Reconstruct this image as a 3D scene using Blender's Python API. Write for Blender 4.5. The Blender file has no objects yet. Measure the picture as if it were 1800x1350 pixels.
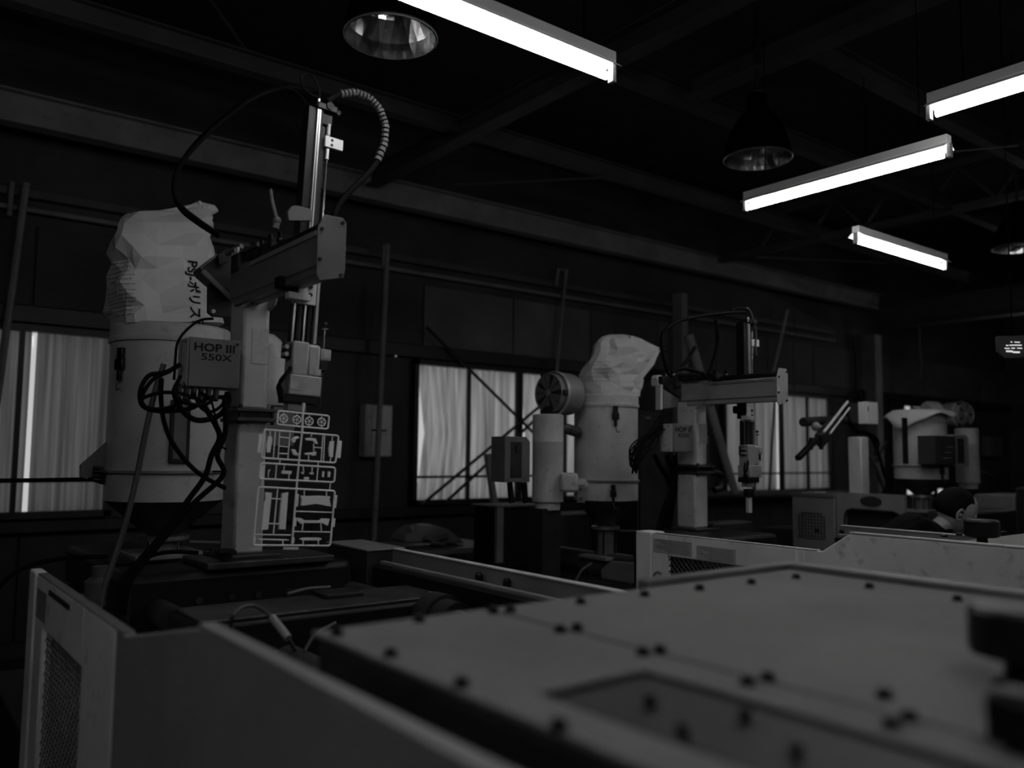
import bpy, bmesh, math, random
from mathutils import Vector, Matrix, noise
from mathutils.bvhtree import BVHTree
SC = bpy.context.scene
COL = SC.collection
V = Vector
rad = math.radians
random.seed(7)

# ---------------------------------------------------------------- camera
EYE = V((0, 0, 1.6)); FPX = 1473.0
_a, _p, _r = rad(52.2), rad(4.73), rad(0.6)
FW = V((math.cos(_a)*math.cos(_p), math.sin(_a)*math.cos(_p), math.sin(_p)))
_rt = V((math.sin(_a), -math.cos(_a), 0)); _up = _rt.cross(FW)
RT = _rt*math.cos(_r) + _up*math.sin(_r)
UP = _up*math.cos(_r) - _rt*math.sin(_r)
cam_data = bpy.data.cameras.new('camera')
cam = bpy.data.objects.new('camera', cam_data); COL.objects.link(cam)
m = Matrix((RT, UP, -FW)).transposed().to_4x4(); m.translation = EYE
cam.matrix_world = m
cam_data.sensor_width = 36.0; cam_data.lens = FPX/1800*36
cam_data.clip_start = 0.02; cam_data.clip_end = 100
cam_data.dof.use_dof = True
cam_data.dof.focus_distance = 3.6
cam_data.dof.aperture_fstop = 1.5
SC.camera = cam

# ---------------------------------------------------------------- light and exposure
world = bpy.data.worlds.new('sky'); SC.world = world; world.use_nodes = True
wbg = world.node_tree.nodes['Background']
wbg.inputs[0].default_value = (1, 1, 1, 1); wbg.inputs[1].default_value = 0.90
TUBE = 34.0
SC.view_settings.view_transform = 'Standard'; SC.view_settings.look = 'None'
SC.view_settings.exposure = 0.0; SC.view_settings.gamma = 1.0
SC.view_settings.use_curve_mapping = False

# ---------------------------------------------------------------- helpers
def P(px, py, x=None, y=None, z=None):
    """point of the world seen at a place of the photograph, on a plane x=, y= or z="""
    d = RT*((px-900)/FPX) - UP*((py-675)/FPX) + FW
    if x is not None: t = x/d.x
    elif y is not None: t = y/d.y
    else: t = (z-EYE.z)/d.z
    return EYE + d*t

def mat(name, c, rough=.55, metal=0., var=.25, scale=6., bump=.0, spec=.5, streak=0., emit=0., trans=0., rust=0.):
    mt = bpy.data.materials.new(name); mt.use_nodes = True
    nt = mt.node_tree; N = nt.nodes; L = nt.links; b = N['Principled BSDF']
    b.inputs['Roughness'].default_value = rough; b.inputs['Metallic'].default_value = metal
    b.inputs['Specular IOR Level'].default_value = spec
    tc = N.new('ShaderNodeTexCoord')
    n1 = N.new('ShaderNodeTexNoise'); n1.inputs['Scale'].default_value = scale
    n1.inputs['Detail'].default_value = 6; n1.inputs['Roughness'].default_value = .6
    if streak:
        mp = N.new('ShaderNodeMapping'); mp.inputs['Scale'].default_value = (1, 1, streak)
        L.new(tc.outputs['Object'], mp.inputs['Vector']); L.new(mp.outputs[0], n1.inputs['Vector'])
    else:
        L.new(tc.outputs['Object'], n1.inputs['Vector'])
    r = N.new('ShaderNodeValToRGB')
    lo = c*(1-var); hi = min(1, c*(1+var*.6))
    r.color_ramp.elements[0].position = .32; r.color_ramp.elements[1].position = .68
    r.color_ramp.elements[0].color = (lo, lo, lo, 1); r.color_ramp.elements[1].color = (hi, hi, hi, 1)
    L.new(n1.outputs[0], r.inputs[0]); out = r.outputs[0]
    if rust:
        n2 = N.new('ShaderNodeTexNoise'); n2.inputs['Scale'].default_value = scale*5; n2.inputs['Detail'].default_value = 8
        L.new(tc.outputs['Object'], n2.inputs['Vector'])
        r2 = N.new('ShaderNodeValToRGB'); r2.color_ramp.elements[0].position = .60; r2.color_ramp.elements[1].position = .72
        r2.color_ramp.elements[0].color = (1, 1, 1, 1); k = 1-rust; r2.color_ramp.elements[1].color = (k, k, k, 1)
        L.new(n2.outputs[0], r2.inputs[0])
        mx = N.new('ShaderNodeMixRGB'); mx.blend_type = 'MULTIPLY'; mx.inputs[0].default_value = 1
        L.new(out, mx.inputs[1]); L.new(r2.outputs[0], mx.inputs[2]); out = mx.outputs[0]
    L.new(out, b.inputs['Base Color'])
    if bump:
        bp = N.new('ShaderNodeBump'); bp.inputs['Strength'].default_value = bump; bp.inputs['Distance'].default_value = .01
        L.new(n1.outputs[0], bp.inputs['Height']); L.new(bp.outputs[0], b.inputs['Normal'])
    if trans:
        b.inputs['Transmission Weight'].default_value = trans
    if emit:
        b.inputs['Emission Color'].default_value = (1, 1, 1, 1); b.inputs['Emission Strength'].default_value = emit
    return mt

M_ = dict(
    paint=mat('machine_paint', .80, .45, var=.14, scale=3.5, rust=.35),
    paintdark=mat('darker_grey_paint', .24, .5, var=.14, scale=3),  # even, darker grey for the near guard sheet
    cover=mat('cover_paint', .195, .75, var=.16, scale=2.5, spec=.15),
    dryer1=mat('dryer_paint_a', .46, .4, var=.16, rust=.25),
    dryer3=mat('dryer_paint_c', .40, .45, var=.2, rust=.3),
    column=mat('column_paint', .42, .45, var=.15, rust=.3),
    hatch=mat('hatch_paint', .030, .6, var=.15, spec=.3),
    gasket=mat('black_gasket', .012, .7),
    dark=mat('dark_metal', .020, .6, var=.4, scale=8, spec=.3),
    darker=mat('oily_black_metal', .006, .5, var=.4, scale=8, spec=.3),
    greasy=mat('greasy_steel', .06, .45, .4, var=.45, scale=10),
    rubber=mat('black_rubber', .003, .65, spec=.07),
    plate=mat('end_plate_paint', .10, .5, var=.15),
    rail=mat('wall_rail_paint', .07, .6, var=.3),
    rod=mat('bright_rod', .80, .3, .3, var=.05),
    strand=mat('grille_paint', .06, .5),
    hang=mat('black_wire', .002, .9, spec=0),
    black=mat('black_plastic', .006, .45, spec=.3),
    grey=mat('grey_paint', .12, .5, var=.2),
    armgrey=mat('arm_grey_paint', .12, .5, var=.12),
    arm2=mat('pale_arm_paint', .32, .5, var=.1),
    midgrey=mat('mid_grey_paint', .20, .5, var=.15),
    light=mat('light_paint', .60, .45, var=.15, rust=.3),
    white=mat('white_enamel', .75, .4, var=.05),
    chrome=mat('chrome_steel', .62, .16, 1., var=.05),
    alu=mat('aluminium', .50, .35, .9, var=.1),
    cast=mat('cast_aluminium', .36, .45, .25, var=.15, scale=20),
    paper=mat('bag_paper', .50, .7, var=.08, scale=5, bump=.15),
    ink=mat('printed_ink', .006, .7, spec=.2),
    inkgrey=mat('faded_print', .22, .7),
    label=mat('label_film', .40, .5, var=.2, scale=40),
    resin=mat('moulded_plastic', .95, .22, var=.02, spec=.9),
    wall=mat('wall_board', .05, .8, var=.35, scale=1.5),
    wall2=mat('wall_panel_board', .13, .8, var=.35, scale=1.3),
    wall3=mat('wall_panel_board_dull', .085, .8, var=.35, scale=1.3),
    frame=mat('window_frame_metal', .018, .5),
    ceil=mat('roof_sheet', .05, .9, var=.3),
    floor=mat('oily_concrete', .05, .7, var=.5, scale=2, bump=.2),
    beam=mat('beam_paint', .21, .6, var=.3, scale=3, rust=.3),
    truss=mat('truss_paint', .055, .6, var=.3, scale=3),
    reflector=mat('lamp_reflector', .78, .5, var=.03),
    mirror=mat('faceted_reflector', .55, .18, 1., var=.2, scale=14),
    glassy=mat('sight_glass', .16, .15, var=.2),
    skin=mat('skin', .30, .5, var=.08), hair=mat('hair', .004, .8, bump=.5, scale=60, spec=.1),
    cloth=mat('work_shirt', .007, .9, spec=.1), wood=mat('pale_wood', .22, .7, var=.3, scale=5),
    tube=mat('lit_tube', .8, .5, emit=TUBE), led=mat('lit_display', .5, .5, emit=.55),
    pin=mat('pinhole_glow', .8, .5, emit=.8),
    hose=mat('grey_hose', .06, .5, var=.1),
)
# curtain cloth: lets daylight through
def curtain_mat(name, c):
    mt = bpy.data.materials.new(name); mt.use_nodes = True
    nt = mt.node_tree; N = nt.nodes; L = nt.links; N.remove(N['Principled BSDF'])
    o = N['Material Output']; tr = N.new('ShaderNodeBsdfTranslucent'); df = N.new('ShaderNodeBsdfDiffuse')
    tc = N.new('ShaderNodeTexCoord'); mp = N.new('ShaderNodeMapping'); mp.inputs['Scale'].default_value = (14, 9, .35)
    nz = N.new('ShaderNodeTexNoise'); nz.inputs['Scale'].default_value = 1.6; nz.inputs['Detail'].default_value = 5
    L.new(tc.outputs['Object'], mp.inputs[0]); L.new(mp.outputs[0], nz.inputs['Vector'])
    r = N.new('ShaderNodeValToRGB'); r.color_ramp.elements[0].position = .3; r.color_ramp.elements[1].position = .7
    r.color_ramp.elements[0].color = (c*.42,)*3 + (1,); r.color_ramp.elements[1].color = (c,)*3 + (1,)  # streaks put the shading of the folds into the cloth colour
    L.new(nz.outputs[0], r.inputs[0]); L.new(r.outputs[0], tr.inputs[0])
    df.inputs[0].default_value = (.35, .35, .35, 1)
    mx = N.new('ShaderNodeMixShader'); mx.inputs[0].default_value = .25
    L.new(tr.outputs[0], mx.inputs[1]); L.new(df.outputs[0], mx.inputs[2]); L.new(mx.outputs[0], o.inputs[0])
    return mt
M_['curtain'] = curtain_mat('sheer_curtain', .82)
M_['curtain2'] = curtain_mat('dusty_curtain', .28)
M_['curtain3'] = curtain_mat('pale_curtain', .54)
def glass_mat():
    mt = bpy.data.materials.new('window_glass'); mt.use_nodes = True
    nt = mt.node_tree; N = nt.nodes; L = nt.links; N.remove(N['Principled BSDF'])
    t = N.new('ShaderNodeBsdfTransparent'); t.inputs[0].default_value = (.8, .8, .8, 1)
    g = N.new('ShaderNodeBsdfGlossy'); g.inputs['Roughness'].default_value = .1
    mx = N.new('ShaderNodeMixShader'); mx.inputs[0].default_value = .06
    L.new(t.outputs[0], mx.inputs[1]); L.new(g.outputs[0], mx.inputs[2]); L.new(mx.outputs[0], N['Material Output'].inputs[0])
    return mt
M_['glass'] = glass_mat()

class MB:
    """collects shapes, then links them as ONE mesh object"""
    def __init__(s, mx=None): s.v = []; s.f = []; s.mx = mx
    def add(s, vs, fs):
        o = len(s.v)
        for p in vs: s.v.append(V(p))
        for f in fs: s.f.append([i+o for i in f])
        return s
    def box(s, x0, x1, y0, y1, z0, z1):
        c = [(x, y, z) for x in (x0, x1) for y in (y0, y1) for z in (z0, z1)]
        return s.add(c, [(0, 1, 3, 2), (4, 6, 7, 5), (0, 4, 5, 1), (2, 3, 7, 6), (0, 2, 6, 4), (1, 5, 7, 3)])
    def obox(s, c, ax, ay, az, a, b, d):
        c = V(c); ax, ay, az = V(ax)*a/2, V(ay)*b/2, V(az)*d/2
        vs = [c+ax*i+ay*j+az*k for i in (-1, 1) for j in (-1, 1) for k in (-1, 1)]
        return s.add(vs, [(0, 1, 3, 2), (4, 6, 7, 5), (0, 4, 5, 1), (2, 3, 7, 6), (0, 2, 6, 4), (1, 5, 7, 3)])
    def beam(s, p0, p1, w, h, up=(0, 0, 1)):
        p0, p1 = V(p0), V(p1); d = (p1-p0); L = d.length; d.normalize()
        u = V(up); u = (u - d*u.dot(d)).normalized(); w_ = d.cross(u)
        return s.obox((p0+p1)/2, d, w_, u, L, w, h)
    def ibeam(s, p0, p1, w, h, t=.012):
        p0, p1 = V(p0), V(p1); z = V((0, 0, h/2-t/2))
        s.beam(p0+z, p1+z, w, t); s.beam(p0-z, p1-z, w, t); s.beam(p0, p1, t, h-2*t)
        return s
    def cyl(s, p0, p1, r0, r1=None, n=16, cap=True):
        p0, p1 = V(p0), V(p1); r1 = r0 if r1 is None else r1
        d = (p1-p0).normalized(); u = d.orthogonal().normalized(); w = d.cross(u)
        vs = []
        for p, r in ((p0, r0), (p1, r1)):
            for i in range(n):
                a = 2*math.pi*i/n; vs.append(p+(u*math.cos(a)+w*math.sin(a))*r)
        fs = [(i, (i+1) % n, n+(i+1) % n, n+i) for i in range(n)]
        if cap: fs += [tuple(range(n))[::-1], tuple(range(n, 2*n))]
        return s.add(vs, fs)
    def lathe(s, c, prof, axis=(0, 0, 1), n=28, cap=True):
        c = V(c); d = V(axis).normalized(); u = d.orthogonal().normalized(); w = d.cross(u)
        if abs(d.z) > .99: u, w = V((1, 0, 0)), V((0, 1, 0))*(1 if d.z > 0 else -1)
        vs = []
        for r, h in prof:
            for i in range(n):
                a = 2*math.pi*i/n; vs.append(c+d*h+(u*math.cos(a)+w*math.sin(a))*max(r, 1e-4))
        fs = [(k*n+i, k*n+(i+1) % n, (k+1)*n+(i+1) % n, (k+1)*n+i) for k in range(len(prof)-1) for i in range(n)]
        if cap: fs += [tuple(range(n))[::-1], tuple(range((len(prof)-1)*n, len(prof)*n))]
        return s.add(vs, fs)
    def tube(s, pts, r, n=8, closed=False, smooth=True):
        pts = [V(p) for p in pts]
        if smooth and len(pts) > 2:
            out = []; m = len(pts)
            for i in range(m if closed else m-1):
                p1, p2 = pts[i], pts[(i+1) % m]
                p0 = pts[i-1] if (i > 0 or closed) else p1*2-p2
                p3 = pts[(i+2) % m] if (i+2 < m or closed) else p2*2-p1
                for k in range(6):
                    t = k/6
                    out.append(.5*((2*p1)+(p2-p0)*t+(2*p0-5*p1+4*p2-p3)*t*t+(3*p1-p0-3*p2+p3)*t**3))
            if not closed: out.append(pts[-1])
            pts = out
        m = len(pts); u = None; vs = []
        for i, p in enumerate(pts):
            d = (pts[(i+1) % m]-pts[i-1]) if (closed or 0 < i < m-1) else (pts[1]-pts[0] if i == 0 else pts[-1]-pts[-2])
            if d.length < 1e-9: d = V((0, 0, 1))
            d.normalize()
            u = d.orthogonal().normalized() if u is None else u-d*u.dot(d)
            if u.length < 1e-6: u = d.orthogonal()
            u.normalize(); w = d.cross(u)
            for k in range(n):
                a = 2*math.pi*k/n; vs.append(p+(u*math.cos(a)+w*math.sin(a))*r)
        fs = [(i*n+k, i*n+(k+1) % n, ((i+1) % m)*n+(k+1) % n, ((i+1) % m)*n+k) for i in range(m if closed else m-1) for k in range(n)]
        if not closed: fs += [tuple(range(n))[::-1], tuple(range((m-1)*n, m*n))]
        return s.add(vs, fs)
    def prism(s, pts, ext):
        """polygon pts (3-D, in order) pushed along the vector ext"""
        pts = [V(p) for p in pts]; e = V(ext); n = len(pts)
        return s.add(pts+[p+e for p in pts], [tuple(range(n))[::-1], tuple(range(n, 2*n))]+[(i, (i+1) % n, n+(i+1) % n, n+i) for i in range(n)])
    def ball(s, c, r, n=12, sc=(1, 1, 1)):
        c = V(c); vs = []; k = n//2
        for i in range(k+1):
            t = math.pi*i/k
            for j in range(n):
                a = 2*math.pi*j/n
                vs.append(c+V((math.sin(t)*math.cos(a)*r*sc[0]+1e-5*math.cos(a), math.sin(t)*math.sin(a)*r*sc[1]+1e-5*math.sin(a), math.cos(t)*r*sc[2])))
        return s.add(vs, [(i*n+j, (i+1)*n+j, (i+1)*n+(j+1) % n, i*n+(j+1) % n) for i in range(k) for j in range(n)])
    def build(s, name, m, parent=None, bevel=0, flat=False, angle=35, kind=None, label=None):
        me = bpy.data.meshes.new(name)
        off = OFF.get(parent.name, V((0, 0, 0))) if parent else V((0, 0, 0))
        vs = [(s.mx @ v if s.mx else v) for v in s.v]
        if parent is None:
            # origin at the lowest middle point of the thing
            off = V((sum(v.x for v in vs)/len(vs), sum(v.y for v in vs)/len(vs), min(v.z for v in vs)))
        me.from_pydata([v-off for v in vs], [], s.f)
        me.validate(); me.materials.append(M_[m] if isinstance(m, str) else m)
        bm = bmesh.new(); bm.from_mesh(me); bmesh.ops.recalc_face_normals(bm, faces=bm.faces); bm.to_mesh(me); bm.free()
        if not flat:
            for p in me.polygons: p.use_smooth = True
            me.set_sharp_from_angle(angle=rad(angle))
        o = bpy.data.objects.new(name, me); COL.objects.link(o)
        if parent: o.parent = parent
        else: o.location = off
        OFF[o.name] = off
        if bevel:
            b = o.modifiers.new('bevel', 'BEVEL'); b.width = bevel; b.segments = 2; b.limit_method = 'ANGLE'
        if kind: o['kind'] = kind
        if label: o['label'] = label
        return o
OFF = {}
def tag(o, label, cat, group=None):
    o['label'] = label; o['category'] = cat
    if group: o['group'] = group
    return o
def thing(name, label, cat, loc, group=None):
    o = bpy.data.objects.new(name, None); COL.objects.link(o); o.location = loc; OFF[o.name] = V(loc)
    o.empty_display_size = .1
    return tag(o, label, cat, group)
def text(body, name, m, parent, origin, ux, uy, size, extrude=.0006, stick=None, spacing=1., bold=.0, w=None):
    """flat print: the words laid in the plane of ux (reading direction) and uy (up); stick = surface to press them on"""
    cu = bpy.data.curves.new(name, 'FONT'); cu.body = body; cu.size = 1; cu.extrude = 0; cu.offset = bold
    cu.align_x = 'CENTER'; cu.align_y = 'CENTER'; cu.space_character = spacing; cu.resolution_u = 3
    t = bpy.data.objects.new(name+'_tmp', cu); COL.objects.link(t)
    bpy.context.view_layer.update()
    me = bpy.data.meshes.new_from_object(t.evaluated_get(bpy.context.evaluated_depsgraph_get()))
    bpy.data.objects.remove(t); bpy.data.curves.remove(cu)
    bm = bmesh.new(); bm.from_mesh(me); bpy.data.meshes.remove(me)
    if stick: bmesh.ops.subdivide_edges(bm, edges=bm.edges, cuts=2)
    o3, ux, uy = V(origin), V(ux).normalized(), V(uy).normalized(); n = ux.cross(uy)
    xs = [v.co.x for v in bm.verts]; sx = size if w is None else w/(max(xs)-min(xs))
    for v in bm.verts:
        p = o3+ux*v.co.x*sx+uy*v.co.y*size
        if stick:
            h = stick.ray_cast(p+n*.3, -n)
            if h[0] is not None: p = h[0]+n*.004
        else: p = p+n*extrude
        v.co = p
    bm.faces.ensure_lookup_table()
    mb = MB(); mb.v = [v.co.copy() for v in bm.verts]; mb.f = [[v.index for v in f.verts] for f in bm.faces]; bm.free()
    return mb.build(name, m, parent, flat=True)
def bvh_of(mb):
    return BVHTree.FromPolygons([tuple((mb.mx @ v) if mb.mx else v) for v in mb.v], [tuple(f) for f in mb.f])
X, Y, Z = V((1, 0, 0)), V((0, 1, 0)), V((0, 0, 1))
# ================================================================ the setting
def S(o, kind='structure'): o['kind'] = kind; return o
XW0, XW1, YW0, YW1, ZC = -5.0, 19.0, -4.5, 7.5, 5.3
S(MB().box(XW0-.2, XW1+.2, YW0-.2, YW1+.4, -.15, 0).build('floor', 'floor', flat=True))
S(MB().box(XW0-.2, XW1+.2, YW0-.2, YW1+.2, ZC, ZC+.15).build('ceiling', 'ceil', flat=True))
S(MB().box(XW0-.15, XW0, YW0, YW1, 0, ZC).build('wall_left', 'wall', flat=True))
S(MB().box(XW1, XW1+.15, YW0, YW1, 0, ZC).build('wall_right', 'wall', flat=True))
S(MB().box(XW0, XW1, YW0-.15, YW0, 0, ZC).build('wall_front', 'wall', flat=True))
WINS = [(-1.12, 1.64), (4.48, 7.25), (9.5, 12.22), (14.0, 17.2)]
ZB, ZT = 1.06, 2.56
ZB4 = .93
wb = MB().box(XW0, 14.0, 7.5, 7.62, 0, ZB).box(14.0, 17.2, 7.5, 7.62, 0, ZB4).box(17.2, XW1, 7.5, 7.62, 0, ZB).box(XW0, XW1, 7.5, 7.62, ZT, ZC)
xs = [XW0]+[v for w in WINS for v in w]+[XW1]
for i in range(0, len(xs), 2): wb.box(xs[i], xs[i+1], 7.5, 7.62, ZB, ZT)
wall_back = S(wb.build('wall_back', 'wall', flat=True))
for k, x in enumerate([XW0+.02+i*1.2 for i in range(20)]):
    x1 = min(x+1.18, XW1)
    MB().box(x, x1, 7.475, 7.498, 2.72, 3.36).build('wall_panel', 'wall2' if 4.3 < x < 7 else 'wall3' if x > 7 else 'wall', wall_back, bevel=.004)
    MB().box(x, x1, 7.475, 7.498, .12, .92).build('wall_panel', 'wall', wall_back, bevel=.004)
MB().box(XW0, XW1, 7.40, 7.498, 2.58, 2.70).build('head_rail', 'frame', wall_back)
MB().box(XW0, 13.88, 7.36, 7.498, .96, 1.04).build('sill_rail', 'frame', wall_back)
# steel columns standing proud of the wall
for x in (3.55, 8.9, 12.8):
    S(MB().ibeam((x, 7.36, 0), (x, 7.36, 4.0), .2, .2, .015).build('trim_column', 'frame'))
for n, (a, b) in enumerate(WINS, 1):
    ZB = ZB4 if n == 4 else 1.06
    w = bpy.data.objects.new(f'window_{n}', None); COL.objects.link(w); w.location = (a, 7.5, ZB); OFF[w.name] = V((a, 7.5, ZB)); S(w)
    f = MB()
    f.box(a, b, 7.40, 7.5, ZB, ZB+(.02 if n == 4 else .05)).box(a, b, 7.40, 7.5, ZT-.05, ZT).box(a, a+.05, 7.40, 7.5, ZB, ZT).box(b-.05, b, 7.40, 7.5, ZB, ZT)
    f.build('window_frame', 'frame', w)
    q = (b-a)/4
    for k in range(1, 4):
        hw = .045 if k == 2 else .018
        MB().box(a+q*k-hw, a+q*k+hw, 7.41, 7.45, ZB+.02, ZT-.05).build('mullion', 'frame', w)
    MB().box(a+.05, b-.05, 7.415, 7.44, 1.335, 1.36).build('cross_rail', 'frame', w)
    for k in range(4):
        MB().box(a+q*k+.01, a+q*(k+1)-.01, 7.555, 7.56, ZB, ZT).build('pane', 'glass', w)
ZB = 1.06
def curtain(x0, x1, m, label, amp=.018, wl=.075, lean0=0, lean1=0, y=7.48, group=None):
    n = int((x1-x0)/wl*8); mb = MB(); k = 10
    vs = []
    for j in range(k+1):
        t = j/k; z = ZB+.03+(ZT-ZB-.07)*t
        for i in range(n+1):
            s = i/n; x = x0+lean0*(1-abs(2*t-1))+(x1-x0+(lean1-lean0)*(1-abs(2*t-1)))*s
            ph = s*(x1-x0)/wl*2*math.pi
            yy = y+amp*math.sin(ph+.8*math.sin(ph*.37+t))*(1-.25*t)+.008*math.sin(ph*.23+3*t)
            vs.append((x, yy, z))
    fs = [(j*(n+1)+i, j*(n+1)+i+1, (j+1)*(n+1)+i+1, (j+1)*(n+1)+i) for j in range(k) for i in range(n)]
    o = mb.add(vs, fs).build('curtain', m, angle=180)
    return tag(o, label, 'curtain', group)
curtain(-1.05, 1.02, 'curtain2', 'ribbed pale sheet curtain filling the wide left part of the window behind the nearest hopper')
curtain(1.06, 1.60, 'curtain2', 'narrow ribbed sheet curtain right beside the nearest hopper, right end of the leftmost window')
curtain(4.56, 5.84, 'curtain', 'sheer pleated curtain left of the mullion, gaping at the left edge of the middle window', .03, .11, lean0=.10)
curtain(5.95, 7.20, 'curtain', 'sheer pleated curtain right of the mullion of the middle window, behind the blower', .03, .12, lean0=.06)
curtain(9.54, 10.80, 'curtain3', 'sheer curtain behind the diagonal pipe, left half of the third window', .022, .07)
curtain(10.93, 12.18, 'curtain3', 'sheer finely pleated curtain in the right half of the third window', .022, .07)
# boards shutting the fourth window but for slits of daylight
wb4 = MB().box(13.9, 14.6, 7.45, 7.49, .92, 2.60).box(14.6, 14.85, 7.45, 7.49, 1.03, 2.455).box(14.85, 17.3, 7.45, 7.49, 1.03, 2.50).box(14.92, 15.5, 7.45, 7.49, .92, 1.03).box(15.98, 16.7, 7.45, 7.49, .92, 1.03).box(17.15, 17.3, 7.45, 7.49, .92, 1.03).build('window_board', 'frame')
tag(wb4, 'dark board shutting the far right window, slits of daylight above and below it', 'board')

# roof steel
t = 0
def trim(mb, m='beam'):
    global t; t += 1
    return S(mb.build(f'trim_{t}', m, flat=True))
trim(MB().ibeam((XW0+.02, 7.0, 4.10), (12.95, 7.0, 4.10), .14, .25, .016))
for k in range(7):   # bolts and stiffener plates along the web
    pass
trim(MB().ibeam((12.8, YW0+.02, 3.83), (12.8, 6.9, 3.83), .2, .40, .02), 'truss')
for x, y0, y1, w, h in ((3.66, YW0+.02, 6.9, .14, .16), (4.44, YW0+.02, 3.7, .16, .18)):
    trim(MB().ibeam((x, y0, 4.16), (x, y1, 4.16), w, h), 'truss')
for y in (5.45, 3.95):
    trim(MB().ibeam((XW0+.02, y, 4.22), (12.6, y, 4.22), .10, .14), 'truss')
p = P(1447, 90, z=4.2); trim(MB().ibeam((4.6, p.y, 4.2), (12.6, p.y, 4.2), .10, .12), 'truss')
# lattice girder
lg = MB().beam((8.8, YW0+.02, 4.16), (8.8, 6.9, 4.16), .10, .07).beam((8.8, YW0+.02, 4.62), (8.8, 6.9, 4.62), .10, .07)
yy = YW0+.3; up_ = True
while yy < 6.6:
    lg.beam((8.8, yy, 4.18 if up_ else 4.6), (8.8, yy+.35, 4.6 if up_ else 4.18), .03, .03); yy += .35; up_ = not up_
trim(lg, 'truss')
for a, b, r in ((P(370, 0, z=4.35), P(530, 228, z=4.35), .012), (P(800, 325, z=4.1), P(1100, 310, z=4.1), .010), (P(1660, 268, z=3.9), P(1790, 256, z=3.9), .008), (P(1330, 452, z=3.8), P(1560, 462, z=3.8), .012)):
    trim(MB().cyl(a, b, r, n=6), 'truss')
# conduit and timber rail along the top of the wall
trim(MB().cyl((XW0+.02, 7.40, 3.46), (12.3, 7.40, 3.46), .022, n=8), 'beam')
trim(MB().box(XW0+.02, 12.3, 7.40, 7.495, 3.56, 3.62), 'rail')
trim(MB().cyl(P(1236, 869, y=7.2), P(1490, 867, y=7.2), .05, n=10), 'grey')

# ---------------------------------------------------------------- lamps
def tube_lamp(a, b, label, ztop=4.15):
    a, b = V(a), V(b); d = (b-a).normalized(); w = d.cross(Z); c = (a+b)/2
    r = thing('fluorescent_lamp', label, 'lamp', c+V((0, 0, .08)), 'tube lamps hanging under the roof')
    MB().beam(a+V((0, 0, .075)), b+V((0, 0, .075)), .05, .045).build('housing', 'white', r, bevel=.004)
    # sloped reflector wings
    mb = MB()
    for s in (-1, 1):
        q = [a+w*s*.02+V((0, 0, .052)), a+w*s*.052+V((0, 0, .028)), b+w*s*.052+V((0, 0, .028)), b+w*s*.02+V((0, 0, .052))]
        mb.prism(q, (0, 0, .002))
    mb.build('reflector', 'reflector', r, flat=True)
    MB().cyl(a+d*.03, b-d*.03, .0155, n=12).build('tube', 'tube', r)
    for q, s in ((a, 1), (b, -1)):
        MB().beam(q+V((0, 0, .052)), q-V((0, 0, .02)), .03, .02, up=d).build('socket', 'midgrey', r, bevel=.003)
    for k in (.12, .88):
        q = a.lerp(b, k); MB().cyl(q+V((0, 0, .09)), V((q.x, q.y, ztop)), .0025, n=6).build('hanger', 'hang', r)
    return r
tube_lamp((.98, 2.26, 3.06), (2.23, 2.26, 3.06), 'nearest and brightest fluorescent tube lamp, at the top of the photo')
tube_lamp((4.20, 3.10, 3.11), (4.20, 1.88, 3.11), 'long fluorescent tube lamp in the middle of the upper right, above the third window')
tube_lamp((3.66, 1.72, 3.11), (3.66, .50, 3.11), 'fluorescent tube lamp cut by the right edge of the photo')
tube_lamp((5.03, 2.86, 3.0), (6.25, 2.86, 3.0), 'small far fluorescent tube lamp hanging lowest, sloping down to the right')
tube_lamp((-1.3, 2.0, 3.15), (-1.3, .8, 3.15), 'fluorescent tube lamp left of the camera, outside the photo')
tube_lamp((.2, -.3, 3.15), (1.4, -.3, 3.15), 'fluorescent tube lamp behind the camera, outside the photo')
tube_lamp((-1.6, -.6, 3.0), (-1.6, -1.8, 3.0), 'fluorescent tube lamp behind and left of the camera, outside the photo')
tube_lamp((12.0, 3.4, 3.15), (13.2, 3.4, 3.15), 'fluorescent tube lamp near the big far beam, outside the photo')
tube_lamp((14.3, 5.2, 3.3), (14.3, 4.0, 3.3), 'added fluorescent tube lamp beyond the far cross beam, outside the photo')  # unseen lamp added to brighten the end of the big beam
tube_lamp((7.6, .9, 3.15), (7.6, -.3, 3.15), 'fluorescent tube lamp far right, outside the photo')
tube_lamp((3.2, -1.6, 3.15), (4.4, -1.6, 3.15), 'fluorescent tube lamp behind the second machine, outside the photo')
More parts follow.
